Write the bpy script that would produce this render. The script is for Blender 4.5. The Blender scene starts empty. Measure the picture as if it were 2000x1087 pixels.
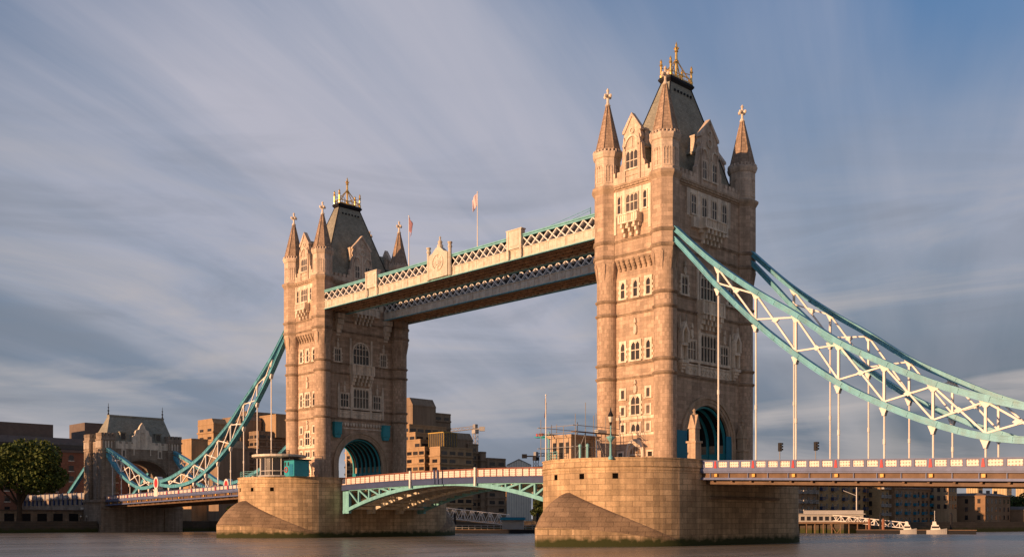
import bpy, bmesh, math, random
from math import sin, cos, pi, radians, sqrt, atan2
from mathutils import Matrix, Vector
random.seed(7)
SC = bpy.context.scene
COL = SC.collection

# ------------------------------------------------------------------ camera
cam_data = bpy.data.cameras.new('camera')
cam = bpy.data.objects.new('camera', cam_data)
COL.objects.link(cam)
cam.location = (130.9335, -120.6301, 3.5014)
cam.rotation_euler = (pi / 2, 0, 2.3702 - pi / 2)
cam_data.sensor_fit = 'HORIZONTAL'
cam_data.sensor_width = 36
cam_data.lens = 35.894
cam_data.shift_y = 0.2344
cam_data.clip_start = 0.5
cam_data.clip_end = 20000
SC.camera = cam

# ------------------------------------------------------------------ light
SUN_EL = radians(7.0)
SUN_AZ = pi + 0.17                     # clockwise from +Y
SUN_STRENGTH = 5.0
SUN_COLOR = (1.0, 0.565, 0.295)
SKY_STRENGTH = 0.15
EXPOSURE = 0.26
VEIL = Vector((-0.785, 0.565, 0.245)).normalized()   # where the bright veil of cloud stands
SKY_TINT = (0.72, 0.80, 0.97)

sd = bpy.data.lights.new('sun', 'SUN')
sd.energy = SUN_STRENGTH
sd.angle = radians(0.5)
sd.color = SUN_COLOR
sun = bpy.data.objects.new('sun', sd)
COL.objects.link(sun)
sdir = Vector((sin(SUN_AZ) * cos(SUN_EL), cos(SUN_AZ) * cos(SUN_EL), sin(SUN_EL)))
sun.rotation_euler = sdir.to_track_quat('Z', 'Y').to_euler()
sun.location = sdir * 300

SC.view_settings.view_transform = 'Standard'
SC.view_settings.look = 'None'
SC.view_settings.gamma = 1
SC.view_settings.exposure = EXPOSURE


class NT:
    """small node-tree writer"""
    def __init__(s, tree):
        s.t = tree
    def n(s, typ, **kw):
        nd = s.t.nodes.new(typ)
        for k, v in kw.items():
            if k.startswith('i_'):
                key = k[2:]
                key = int(key) if key.isdigit() else key
                nd.inputs[key].default_value = v
            else:
                setattr(nd, k, v)
        return nd
    def l(s, a, b):
        s.t.links.new(a, b)
    def math(s, op, a, b=None, clamp=False):
        nd = s.n('ShaderNodeMath', operation=op, use_clamp=clamp)
        for i, x in enumerate((a, b)):
            if x is None:
                continue
            if isinstance(x, (int, float)):
                nd.inputs[i].default_value = x
            else:
                s.l(x, nd.inputs[i])
        return nd.outputs[0]
    def mix(s, fac, a, b, blend='MIX'):
        nd = s.n('ShaderNodeMix', data_type='RGBA', blend_type=blend)
        for i, x in ((0, fac), (6, a), (7, b)):
            if isinstance(x, (int, float)):
                nd.inputs[i].default_value = x
            elif isinstance(x, tuple):
                nd.inputs[i].default_value = (*x, 1) if len(x) == 3 else x
            else:
                s.l(x, nd.inputs[i])
        return nd.outputs[2]
    def ramp(s, fac, stops, interp='LINEAR'):
        nd = s.n('ShaderNodeValToRGB')
        cr = nd.color_ramp
        cr.interpolation = interp
        while len(cr.elements) < len(stops):
            cr.elements.new(0.5)
        for e, (p, c) in zip(cr.elements, stops):
            e.position = p
            e.color = (c, c, c, 1) if isinstance(c, (int, float)) else (*c, 1)
        s.l(fac, nd.inputs[0])
        return nd.outputs[0]


world = bpy.data.worlds.new('World')
SC.world = world
world.use_nodes = True
w = NT(world.node_tree)
world.node_tree.nodes.clear()
wout = w.n('ShaderNodeOutputWorld')
bg = w.n('ShaderNodeBackground', i_Strength=SKY_STRENGTH)
sky = w.n('ShaderNodeTexSky', sky_type='NISHITA', sun_disc=False, sun_elevation=SUN_EL, sun_rotation=SUN_AZ)
sky.air_density = 1.0
sky.dust_density = 0.6
sky.ozone_density = 2.0
tc = w.n('ShaderNodeTexCoord')
sp = w.n('ShaderNodeSeparateXYZ')
w.l(tc.outputs['Generated'], sp.inputs[0])
zc = w.math('MAXIMUM', sp.outputs[2], 0.0)
den = w.math('ADD', zc, 0.16)
px = w.math('DIVIDE', sp.outputs[0], den)
py = w.math('DIVIDE', sp.outputs[1], den)
comb = w.n('ShaderNodeCombineXYZ')
w.l(px, comb.inputs[0]); w.l(py, comb.inputs[1])
# drifting streaks, drawn out along the wind
WIND = radians(114)
mp = w.n('ShaderNodeMapping')
mp.inputs['Rotation'].default_value = (0, 0, -WIND)
w.l(comb.outputs[0], mp.inputs[0])
def cloud_noise(sx, sy, scale, detail, rough, loc, dist=0.2):
    m_ = w.n('ShaderNodeMapping')
    m_.inputs['Scale'].default_value = (sx, sy, 1)
    m_.inputs['Location'].default_value = loc
    w.l(mp.outputs[0], m_.inputs[0])
    n_ = w.n('ShaderNodeTexNoise', i_Scale=scale, i_Detail=detail, i_Roughness=rough, i_Distortion=dist)
    w.l(m_.outputs[0], n_.inputs['Vector'])
    return n_.outputs[0]
K = 0.89 / SKY_STRENGTH
fine = cloud_noise(0.17, 1.45, 1.9, 6.0, 0.55, (0.4, 0.2, 0), 0.5)        # thin drawn-out wisps
broad = cloud_noise(0.26, 0.8, 1.3, 4.0, 0.5, (3.1, 1.7, 0), 0.4)    # wide bands
# a broad veil of high cloud stands to the north-east
nrm = w.n('ShaderNodeVectorMath', operation='NORMALIZE')
w.l(tc.outputs['Generated'], nrm.inputs[0])
dt = w.n('ShaderNodeVectorMath', operation='DOT_PRODUCT')
w.l(nrm.outputs[0], dt.inputs[0])
dt.inputs[1].default_value = VEIL
veil = w.ramp(dt.outputs['Value'], [(0.86, 0.0), (0.94, 0.4), (0.985, 0.95)])
cov = w.math('ADD', w.math('MULTIPLY', veil, 0.62), w.math('MULTIPLY', w.math('SUBTRACT', fine, 0.47), 1.05))
cov = w.math('ADD', cov, w.math('MULTIPLY', w.math('SUBTRACT', broad, 0.47), 1.9))
cov = w.math('ADD', cov, 0.16, clamp=True)
skyb = w.mix(1.0, sky.outputs[0], SKY_TINT, 'MULTIPLY')
def rgbk(c):
    return tuple(x * K for x in c)
# lower sky: slate-grey layer with pale breaks
lowtone = w.mix(w.ramp(broad, [(0.40, 0.0), (0.62, 1.0)]), rgbk((0.165, 0.20, 0.26)), rgbk((0.46, 0.425, 0.41)))
lowf = w.ramp(sp.outputs[2], [(0.0, 1.0), (0.14, 0.9), (0.30, 0.55), (0.46, 0.0)])
lowtone = w.mix(1.0, lowtone, w.ramp(veil, [(0.0, 0.70), (0.6, 1.0)]), 'MULTIPLY')
base = w.mix(lowf, skyb, lowtone)
hightone = w.mix(w.ramp(fine, [(0.35, 0.0), (0.65, 1.0)]), rgbk((0.28, 0.325, 0.43)), rgbk((0.435, 0.435, 0.51)))
covm = w.math('MULTIPLY', cov, w.ramp(sp.outputs[2], [(0.02, 0.35), (0.20, 0.85), (0.35, 1.0)]))
allsky0 = w.mix(covm, base, hightone)
# broken cream-grey cloud lying low along the horizon
mpl = w.n('ShaderNodeMapping')
mpl.inputs['Scale'].default_value = (1.6, 1.6, 9.0)
mpl.inputs['Location'].default_value = (0.7, 2.3, 0.4)
w.l(nrm.outputs[0], mpl.inputs[0])
nl = w.n('ShaderNodeTexNoise', i_Scale=2.1, i_Detail=6.0, i_Roughness=0.55, i_Distortion=0.6)
w.l(mpl.outputs[0], nl.inputs['Vector'])
lowcl = w.math('MULTIPLY', w.ramp(nl.outputs[0], [(0.47, 0.0), (0.66, 1.0)]), w.ramp(sp.outputs[2], [(0.0, 0.3), (0.08, 0.75), (0.22, 0.55), (0.36, 0.0)]))
lowdk = w.math('MULTIPLY', w.ramp(nl.outputs[0], [(0.34, 1.0), (0.47, 0.0)]), w.ramp(sp.outputs[2], [(0.0, 0.3), (0.10, 0.6), (0.26, 0.4), (0.40, 0.0)]))
allsky0 = w.mix(lowdk, allsky0, rgbk((0.20, 0.225, 0.275)))
allsky0 = w.mix(lowcl, allsky0, rgbk((0.50, 0.455, 0.44)))
# unseen sky to the south (+X) dimmed and warmed, added to tune shaded faces
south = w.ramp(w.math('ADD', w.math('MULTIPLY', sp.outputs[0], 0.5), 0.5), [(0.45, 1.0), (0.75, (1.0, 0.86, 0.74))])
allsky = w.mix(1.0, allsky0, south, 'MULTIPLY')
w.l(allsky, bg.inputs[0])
w.l(bg.outputs[0], wout.inputs[0])

# ------------------------------------------------------------------ materials
MATS = {}


def mat(name, base, rough=0.8, metal=0.0, var=0.18, vscale=0.6, spec=0.3, bump=0.0, bscale=6.0,
        brick=None, stain=None, emit=None, algae=False, streak=0.0, fine=0.0):
    """procedural Principled material; brick=(width,height,mortar,contrast) laid out on the UVs (metres)"""
    m = bpy.data.materials.new(name)
    m.use_nodes = True
    t = NT(m.node_tree)
    bs = m.node_tree.nodes['Principled BSDF']
    bs.inputs['Roughness'].default_value = rough
    bs.inputs['Metallic'].default_value = metal
    bs.inputs['Specular IOR Level'].default_value = spec
    tco = t.n('ShaderNodeTexCoord')
    ns = t.n('ShaderNodeTexNoise', i_Scale=vscale, i_Detail=5.0, i_Roughness=0.6)
    t.l(tco.outputs['Object'], ns.inputs['Vector'])
    r = t.ramp(ns.outputs[0], [(0.3, 1 - var), (0.7, 1 + var)])
    col = None
    hgt = None
    if brick:
        bw, bh, mo, con = brick
        bt = t.n('ShaderNodeTexBrick')
        bt.offset = 0.5
        bt.inputs['Scale'].default_value = 1.0
        bt.inputs['Brick Width'].default_value = bw
        bt.inputs['Row Height'].default_value = bh
        bt.inputs['Mortar Size'].default_value = mo
        bt.inputs['Mortar Smooth'].default_value = 0.3
        bt.inputs['Bias'].default_value = 0.0
        bt.inputs['Color1'].default_value = (*[min(1, c * (1 + con)) for c in base], 1)
        bt.inputs['Color2'].default_value = (*[c * (1 - con) for c in base], 1)
        bt.inputs['Mortar'].default_value = (*[c * (0.5 if bh > 0.55 else 0.68) for c in base], 1)
        t.l(tco.outputs['UV'], bt.inputs['Vector'])
        col = bt.outputs['Color']
        hgt = bt.outputs['Fac']
    else:
        rgb = t.n('ShaderNodeRGB')
        rgb.outputs[0].default_value = (*base, 1)
        col = rgb.outputs[0]
    col = t.mix(1.0, col, r, 'MULTIPLY')
    if fine:
        nf = t.n('ShaderNodeTexNoise', i_Scale=5.0, i_Detail=4.0)
        t.l(tco.outputs['Object'], nf.inputs['Vector'])
        col = t.mix(1.0, col, t.ramp(nf.outputs[0], [(0.3, 1 - fine), (0.7, 1 + fine)]), 'MULTIPLY')
    if streak:
        mpn = t.n('ShaderNodeMapping')
        mpn.inputs['Scale'].default_value = (1.3, 1.3, 0.09)
        t.l(tco.outputs['Object'], mpn.inputs[0])
        n3 = t.n('ShaderNodeTexNoise', i_Scale=1.0, i_Detail=4.0)
        t.l(mpn.outputs[0], n3.inputs['Vector'])
        col = t.mix(1.0, col, t.ramp(n3.outputs[0], [(0.35, 1 - streak), (0.6, 1.0 + streak * 0.3)]), 'MULTIPLY')
    if stain:
        sc, amt, sccol = stain
        n4 = t.n('ShaderNodeTexNoise', i_Scale=sc, i_Detail=6.0, i_Roughness=0.65)
        t.l(tco.outputs['Object'], n4.inputs['Vector'])
        f = t.ramp(n4.outputs[0], [(0.5, 0.0), (0.68, amt)])
        col = t.mix(f, col, sccol)
    if algae:
        geo = t.n('ShaderNodeNewGeometry')
        sz = t.n('ShaderNodeSeparateXYZ')
        t.l(geo.outputs['Position'], sz.inputs[0])
        n5 = t.n('ShaderNodeTexNoise', i_Scale=0.8, i_Detail=5.0)
        t.l(tco.outputs['Object'], n5.inputs['Vector'])
        hh = t.math('ADD', sz.outputs[2], t.math('MULTIPLY', t.math('SUBTRACT', n5.outputs[0], 0.5), -1.6))
        f = t.ramp(t.math('DIVIDE', hh, 3.0), [(0.22, 1.0), (0.44, 0.0)])
        col = t.mix(f, col, (0.05, 0.058, 0.018))
    t.l(col, bs.inputs['Base Color'])
    if bump or brick:
        bp = t.n('ShaderNodeBump', i_Strength=max(bump, 0.25) if brick else bump, i_Distance=0.05)
        nb = t.n('ShaderNodeTexNoise', i_Scale=bscale, i_Detail=4.0)
        t.l(tco.outputs['Object'], nb.inputs['Vector'])
        if hgt is not None:
            h = t.math('SUBTRACT', t.math('MULTIPLY', nb.outputs[0], 0.6), hgt)
        else:
            h = nb.outputs[0]
        t.l(h, bp.inputs['Height'])
        t.l(bp.outputs[0], bs.inputs['Normal'])
    if emit:
        bs.inputs['Emission Color'].default_value = (*emit[0], 1)
        bs.inputs['Emission Strength'].default_value = emit[1]
    MATS[name] = m
    return m


mat('granite', (0.50, 0.375, 0.275), 0.85, var=0.12, vscale=0.3, brick=(1.25, 0.55, 0.02, 0.21), streak=0.22, fine=0.12, stain=(0.25, 0.28, (0.28, 0.205, 0.15)))
mat('granite_smooth', (0.48, 0.365, 0.26), 0.85, var=0.16, vscale=0.8, streak=0.25, fine=0.12)
mat('dressed_stone', (0.66, 0.535, 0.42), 0.85, var=0.14, vscale=0.7, brick=(0.9, 0.5, 0.012, 0.09), streak=0.28, fine=0.12)
mat('dark_stone', (0.33, 0.25, 0.18), 0.9, var=0.3, vscale=0.7, streak=0.3, fine=0.15)  # one darker tone for string courses and corbel rows
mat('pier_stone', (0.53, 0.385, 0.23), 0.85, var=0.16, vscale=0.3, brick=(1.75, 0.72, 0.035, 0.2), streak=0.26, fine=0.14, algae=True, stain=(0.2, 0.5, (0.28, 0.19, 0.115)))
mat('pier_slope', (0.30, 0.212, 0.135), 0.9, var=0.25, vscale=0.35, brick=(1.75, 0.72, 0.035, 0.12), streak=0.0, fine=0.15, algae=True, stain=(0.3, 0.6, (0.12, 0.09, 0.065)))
mat('pale_stone', (0.78, 0.68, 0.55), 0.85, var=0.18, vscale=0.9, streak=0.3, fine=0.12)
mat('spire_stone', (0.38, 0.28, 0.205), 0.85, var=0.2, vscale=0.6, brick=(0.7, 0.45, 0.035, 0.18), fine=0.12)
mat('slate', (0.30, 0.295, 0.24), 0.75, var=0.2, vscale=0.5, brick=(0.45, 0.3, 0.015, 0.14), fine=0.14)
mat('abutment_stone', (0.33, 0.265, 0.205), 0.9, var=0.18, vscale=0.3, brick=(1.1, 0.5, 0.025, 0.15), streak=0.25, fine=0.12)
def glass_mat(name, lo, hi, rough):
    """window glass, each window toned at random for painted-in sky reflections and blinds"""
    m = bpy.data.materials.new(name)
    m.use_nodes = True
    t = NT(m.node_tree)
    bs = m.node_tree.nodes['Principled BSDF']
    bs.inputs['Roughness'].default_value = rough
    oi = t.n('ShaderNodeObjectInfo')
    tco = t.n('ShaderNodeTexCoord')
    ns = t.n('ShaderNodeTexNoise', i_Scale=1.1, i_Detail=3.0)
    t.l(tco.outputs['Object'], ns.inputs['Vector'])
    f = t.math('MULTIPLY', t.math('POWER', oi.outputs['Random'], 2.2), t.math('MULTIPLY', ns.outputs[0], 1.7), clamp=True)  # random lighter tone painted in for reflected sky and blinds
    t.l(t.mix(f, lo, hi), bs.inputs['Base Color'])
    MATS[name] = m


glass_mat('glass', (0.025, 0.024, 0.026), (0.20, 0.17, 0.14), 0.16)
glass_mat('dark_glass', (0.022, 0.022, 0.026), (0.10, 0.09, 0.085), 0.12)
mat('teal', (0.12, 0.41, 0.52), 0.42, var=0.14, vscale=0.7, spec=0.4, fine=0.08, streak=0.2, stain=(1.1, 0.35, (0.20, 0.30, 0.30)))
mat('teal_pale', (0.19, 0.47, 0.50), 0.45, var=0.14, vscale=0.8, spec=0.4, fine=0.08, streak=0.15)
mat('teal_deep', (0.03, 0.33, 0.40), 0.45, var=0.1, vscale=1.0, spec=0.4)
mat('white_paint', (0.80, 0.77, 0.72), 0.45, var=0.07, vscale=1.5, spec=0.4, streak=0.1)
mat('cream_iron', (0.66, 0.62, 0.52), 0.5, var=0.12, vscale=1.0, spec=0.4, streak=0.18, stain=(1.6, 0.5, (0.42, 0.26, 0.13)))
mat('navy', (0.045, 0.07, 0.16), 0.45, var=0.12, vscale=1.0, spec=0.4)
mat('girder_blue', (0.115, 0.15, 0.28), 0.5, var=0.12, vscale=0.8, spec=0.4, streak=0.15)
mat('girder_brown', (0.145, 0.092, 0.058), 0.6, var=0.3, vscale=0.8)
mat('soffit', (0.44, 0.28, 0.165), 0.75, var=0.3, vscale=0.5)
mat('red_paint', (0.50, 0.05, 0.06), 0.45, var=0.08)
mat('rail_brown', (0.28, 0.11, 0.07), 0.5, var=0.12)
mat('gold', (0.83, 0.56, 0.18), 0.34, metal=0.75, var=0.15, vscale=3, spec=0.5)
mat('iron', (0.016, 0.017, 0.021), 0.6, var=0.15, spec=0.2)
mat('hole_shade', (0.006, 0.005, 0.004), 1.0, spec=0.0)
mat('asphalt', (0.05, 0.05, 0.05), 0.9, var=0.15)
mat('concrete', (0.29, 0.215, 0.15), 0.9, var=0.16, vscale=0.15, streak=0.2, fine=0.1)
mat('concrete_warm', (0.42, 0.29, 0.17), 0.9, var=0.15, vscale=0.2, streak=0.15, fine=0.1)
mat('brick_red', (0.32, 0.145, 0.09), 0.9, var=0.18, vscale=0.4, brick=(0.6, 0.25, 0.03, 0.15), fine=0.08)
mat('brick_yellow', (0.45, 0.30, 0.15), 0.9, var=0.2, vscale=0.3, brick=(0.6, 0.25, 0.03, 0.15), fine=0.08)
mat('brick_brown', (0.31, 0.20, 0.12), 0.9, var=0.2, vscale=0.3, fine=0.1)
mat('roof_dark', (0.17, 0.135, 0.115), 0.8, var=0.15)
mat('blue_hoarding', (0.012, 0.20, 0.33), 0.55, var=0.1)
mat('lamp_glass', (0.7, 0.66, 0.55), 0.3, var=0.05)
mat('amber', (0.75, 0.42, 0.10), 0.4, var=0.05)
mat('bark', (0.07, 0.05, 0.035), 0.95, var=0.25, vscale=2)
mat('wood', (0.20, 0.125, 0.075), 0.8, var=0.25, vscale=1.5)
mat('hoist_yellow', (0.55, 0.38, 0.10), 0.6)
mat('pale_glass', (0.80, 0.78, 0.68), 0.3, var=0.1)
mat('tower_cream', (0.55, 0.45, 0.28), 0.8, var=0.06)
mat('flag_red', (0.56, 0.30, 0.33), 0.8, var=0.1)
mat('flag_pale', (0.68, 0.54, 0.56), 0.8, var=0.1)
mat('flag_dark', (0.10, 0.05, 0.06), 0.8, var=0.1)
mat('grey_metal', (0.30, 0.30, 0.30), 0.5, var=0.1)
mat('steel_pale', (0.42, 0.41, 0.39), 0.5, var=0.1)
mat('land', (0.09, 0.082, 0.07), 0.95, var=0.2, vscale=0.1)
mat('quay', (0.10, 0.08, 0.06), 0.95, var=0.2, vscale=0.2, brick=(2.0, 0.6, 0.03, 0.12), algae=True)
mat('mud', (0.06, 0.05, 0.038), 0.9, var=0.2)


def leaf_mat(name, base):
    m = bpy.data.materials.new(name)
    m.use_nodes = True
    t = NT(m.node_tree)
    bs = m.node_tree.nodes['Principled BSDF']
    bs.inputs['Roughness'].default_value = 0.7
    bs.inputs['Specular IOR Level'].default_value = 0.2
    tco = t.n('ShaderNodeTexCoord')
    ns = t.n('ShaderNodeTexNoise', i_Scale=0.45, i_Detail=4.0)
    t.l(tco.outputs['Object'], ns.inputs['Vector'])
    c = t.ramp(ns.outputs[0], [(0.3, tuple(b * 0.6 for b in base)), (0.7, tuple(b * 1.5 for b in base))])
    t.l(c, bs.inputs['Base Color'])
    MATS[name] = m


leaf_mat('leaf', (0.070, 0.095, 0.022))
leaf_mat('leaf_dark', (0.06, 0.085, 0.025))


def panel_mat(name, base, hole):
    """pierced cast panel: rows of small dark openings laid out on the UVs (metres)"""
    m = bpy.data.materials.new(name)
    m.use_nodes = True
    t = NT(m.node_tree)
    bs = m.node_tree.nodes['Principled BSDF']
    bs.inputs['Roughness'].default_value = 0.5
    tco = t.n('ShaderNodeTexCoord')
    s = t.n('ShaderNodeSeparateXYZ')
    t.l(tco.outputs['UV'], s.inputs[0])
    a = t.math('ABSOLUTE', t.math('SINE', t.math('MULTIPLY', s.outputs[0], 9.2)))
    b = t.math('ABSOLUTE', t.math('SINE', t.math('MULTIPLY', s.outputs[1], 9.2)))
    p = t.math('MULTIPLY', a, b)
    f = t.ramp(p, [(0.62, 0.0), (0.78, 1.0)])
    ns = t.n('ShaderNodeTexNoise', i_Scale=3.0, i_Detail=4.0)
    t.l(tco.outputs['Object'], ns.inputs['Vector'])
    col = t.mix(t.math('MULTIPLY', f, 0.75), base, hole)
    col = t.mix(1.0, col, t.ramp(ns.outputs[0], [(0.3, 0.85), (0.7, 1.1)]), 'MULTIPLY')
    t.l(col, bs.inputs['Base Color'])
    MATS[name] = m


panel_mat('pierced_panel', (0.78, 0.70, 0.62), (0.30, 0.12, 0.10))


def water_mat():
    m = bpy.data.materials.new('water')
    m.use_nodes = True
    t = NT(m.node_tree)
    bs = m.node_tree.nodes['Principled BSDF']
    bs.inputs['IOR'].default_value = 1.33
    tco = t.n('ShaderNodeTexCoord')
    mp = t.n('ShaderNodeMapping')
    mp.inputs['Rotation'].default_value = (0, 0, radians(40))
    mp.inputs['Scale'].default_value = (0.10, 0.02, 1)
    t.l(tco.outputs['Object'], mp.inputs[0])
    ns = t.n('ShaderNodeTexNoise', i_Scale=1.0, i_Detail=5.0)
    t.l(mp.outputs[0], ns.inputs['Vector'])
    c = t.ramp(ns.outputs[0], [(0.3, (0.245, 0.21, 0.16)), (0.7, (0.335, 0.295, 0.235))])
    t.l(c, bs.inputs['Base Color'])
    r = t.ramp(ns.outputs[0], [(0.3, 0.20), (0.7, 0.34)])
    t.l(r, bs.inputs['Roughness'])
    n2 = t.n('ShaderNodeTexNoise', i_Scale=0.7, i_Detail=3.0)
    t.l(tco.outputs['Object'], n2.inputs['Vector'])
    bp = t.n('ShaderNodeBump', i_Strength=0.06, i_Distance=0.3)
    t.l(n2.outputs[0], bp.inputs['Height'])
    t.l(bp.outputs[0], bs.inputs['Normal'])
    MATS['water'] = m


water_mat()


# ------------------------------------------------------------------ mesh writer
class MB:
    def __init__(s, M=None):
        s.v = []; s.f = []; s.M = M or Matrix.Identity(4); s.uv = None
    def add(s, vs, fs):
        o = len(s.v)
        s.v += [s.M @ Vector(p) for p in vs]
        s.f += [tuple(i + o for i in f) for f in fs]
        return s
    def box(s, x0, x1, y0, y1, z0, z1):
        vs = [(x, y, z) for z in (z0, z1) for y in (y0, y1) for x in (x0, x1)]
        return s.add(vs, [(0, 2, 3, 1), (4, 5, 7, 6), (0, 1, 5, 4), (2, 6, 7, 3), (0, 4, 6, 2), (1, 3, 7, 5)])
    def frustum(s, a, z0, b, z1):
        """a, b: (x0,x1,y0,y1) rectangles"""
        vs = [(x, y, z) for (x0, x1, y0, y1), z in ((a, z0), (b, z1)) for y in (y0, y1) for x in (x0, x1)]
        return s.add(vs, [(0, 2, 3, 1), (4, 5, 7, 6), (0, 1, 5, 4), (2, 6, 7, 3), (0, 4, 6, 2), (1, 3, 7, 5)])
    def extr(s, poly, n0, n1):
        """polygon in (x,z) pushed along y"""
        k = len(poly)
        vs = [(x, n0, z) for x, z in poly] + [(x, n1, z) for x, z in poly]
        fs = [tuple(range(k)), tuple(range(k, 2 * k))] + [(i, (i + 1) % k, k + (i + 1) % k, k + i) for i in range(k)]
        return s.add(vs, fs)
    def prism(s, poly, z0, z1):
        k = len(poly)
        vs = [(x, y, z0) for x, y in poly] + [(x, y, z1) for x, y in poly]
        fs = [tuple(range(k)), tuple(range(k, 2 * k))] + [(i, (i + 1) % k, k + (i + 1) % k, k + i) for i in range(k)]
        return s.add(vs, fs)
    def lathe(s, prof, cx=0, cy=0, n=16, ph=0.0, cap=True):
        vs = []; fs = []
        for r, z in prof:
            for i in range(n):
                a = ph + 2 * pi * i / n
                vs.append((cx + r * cos(a), cy + r * sin(a), z))
        m = len(prof)
        for j in range(m - 1):
            for i in range(n):
                fs.append((j * n + i, j * n + (i + 1) % n, (j + 1) * n + (i + 1) % n, (j + 1) * n + i))
        if cap:
            fs.append(tuple(range(n)))
            fs.append(tuple((m - 1) * n + i for i in range(n)))
        return s.add(vs, fs)
    def tube(s, p0, p1, r, n=8, r1=None):
        p0 = Vector(p0); p1 = Vector(p1)
        d = (p1 - p0).normalized()
        u = d.cross(Vector((0, 0, 1)))
        if u.length < 1e-4:
            u = Vector((1, 0, 0))
        u.normalize(); v = d.cross(u)
        r1 = r if r1 is None else r1
        vs = [tuple(p + (u * cos(2 * pi * i / n) + v * sin(2 * pi * i / n)) * rr) for p, rr in ((p0, r), (p1, r1)) for i in range(n)]
        fs = [tuple(range(n)), tuple(range(n, 2 * n))] + [(i, (i + 1) % n, n + (i + 1) % n, n + i) for i in range(n)]
        return s.add(vs, fs)
    def bar(s, p0, p1, wd, ht):
        """rectangular bar: wd sideways (horizontal), ht in the vertical plane"""
        p0 = Vector(p0); p1 = Vector(p1)
        d = (p1 - p0).normalized()
        u = d.cross(Vector((0, 0, 1)))
        if u.length < 1e-4:
            u = Vector((0, 1, 0))
        u.normalize(); v = u.cross(d)
        vs = [tuple(p + u * (a * wd / 2) + v * (b * ht / 2)) for p in (p0, p1) for a, b in ((-1, -1), (1, -1), (1, 1), (-1, 1))]
        return s.add(vs, [(0, 1, 2, 3), (4, 5, 6, 7), (0, 1, 5, 4), (1, 2, 6, 5), (2, 3, 7, 6), (3, 0, 4, 7)])
    def sweep(s, pts, wd, ht):
        """rectangular section along a path lying in a vertical plane y=const"""
        k = len(pts); vs = []; fs = []
        for i, p in enumerate(pts):
            a = Vector(pts[max(i - 1, 0)]); b = Vector(pts[min(i + 1, k - 1)])
            d = (b - a).normalized()
            u = Vector((0, 1, 0)); v = u.cross(d).normalized()
            if v.z < 0:
                v = -v
            for A, B in ((-1, -1), (1, -1), (1, 1), (-1, 1)):
                vs.append(tuple(Vector(p) + u * (A * wd / 2) + v * (B * ht / 2)))
        for i in range(k - 1):
            for j in range(4):
                fs.append((i * 4 + j, i * 4 + (j + 1) % 4, (i + 1) * 4 + (j + 1) % 4, (i + 1) * 4 + j))
        fs += [(0, 1, 2, 3), tuple((k - 1) * 4 + j for j in range(4))]
        return s.add(vs, fs)
    def ring(s, cx, cz, r0, r1, n0, n1, a0=0, a1=pi, seg=20, e=1.0):
        """half ring in the (x,z) plane, r0 inner, r1 outer, thickness n0..n1 along y; e flattens z"""
        vs = []; fs = []
        for i in range(seg + 1):
            a = a0 + (a1 - a0) * i / seg
            for r, nn in ((r0, n0), (r1, n0), (r1, n1), (r0, n1)):
                vs.append((cx + r * cos(a), nn, cz + r * sin(a) * e))
        for i in range(seg):
            for j in range(4):
                fs.append((i * 4 + j, i * 4 + (j + 1) % 4, (i + 1) * 4 + (j + 1) % 4, (i + 1) * 4 + j))
        fs += [(0, 1, 2, 3), tuple(seg * 4 + j for j in range(4))]
        return s.add(vs, fs)
    def build(s, name, material, parent=None, smooth=False, uvfun=None, origin=None):
        """link as one mesh object; coordinates so far are world ones, the parent's place is taken off"""
        if origin is None:
            origin = Vector((0, 0, 0))
            q = parent
            while q is not None:
                origin = origin + Vector(q.location)
                q = q.parent
        else:
            origin = Vector(origin)
        me = bpy.data.meshes.new(name)
        me.from_pydata([tuple(p - origin) for p in s.v], [], s.f)
        bm = bmesh.new()
        bm.from_mesh(me)
        bmesh.ops.recalc_face_normals(bm, faces=bm.faces)
        uvl = bm.loops.layers.uv.new('UVMap')
        for f in bm.faces:
            n = f.normal
            if abs(n.z) > 0.92:
                t, b = Vector((1, 0, 0)), Vector((0, 1, 0))
            else:
                t = Vector((-n.y, n.x, 0)).normalized(); b = n.cross(t)
                if b.z < 0:
                    b = -b
            for lp in f.loops:
                co = lp.vert.co + origin
                lp[uvl].uv = uvfun(co, n) if uvfun else (co.dot(t), co.dot(b))
            f.smooth = smooth
        bm.to_mesh(me)
        bm.free()
        me.materials.append(MATS[material])
        o = bpy.data.objects.new(name, me)
        COL.objects.link(o)
        if parent is not None:
            o.parent = parent
            if origin.length == 0:
                pass
        else:
            o.location = origin
        return o


def tag(o, label=None, cat=None, group=None, kind=None):
    if label: o['label'] = label
    if cat: o['category'] = cat
    if group: o['group'] = group
    if kind: o['kind'] = kind
    return o


def thing(name, loc, label, cat, group=None):
    o = bpy.data.objects.new(name, None)
    o.empty_display_size = 1.0
    COL.objects.link(o)
    o.location = loc
    return tag(o, label, cat, group)


def copy_tree(o, parent=None):
    c = o.copy()
    COL.objects.link(c)
    if parent is not None:
        c.parent = parent
    for ch in KIDS.get(o.name, list(o.children)):
        copy_tree(ch, c)
    return c


KIDS = {}
BV = bpy.context.view_layer


def frame(side, cx, cy, d):
    """face frame: x along the wall (rightwards seen from outside), y outwards, z up; origin on the wall plane"""
    if side == 'w': return Matrix(((1, 0, 0, cx), (0, -1, 0, cy - d), (0, 0, 1, 0), (0, 0, 0, 1)))
    if side == 'e': return Matrix(((-1, 0, 0, cx), (0, 1, 0, cy + d), (0, 0, 1, 0), (0, 0, 0, 1)))
    if side == 's': return Matrix(((0, 1, 0, cx + d), (1, 0, 0, cy), (0, 0, 1, 0), (0, 0, 0, 1)))
    if side == 'n': return Matrix(((0, -1, 0, cx - d), (-1, 0, 0, cy), (0, 0, 1, 0), (0, 0, 0, 1)))


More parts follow.
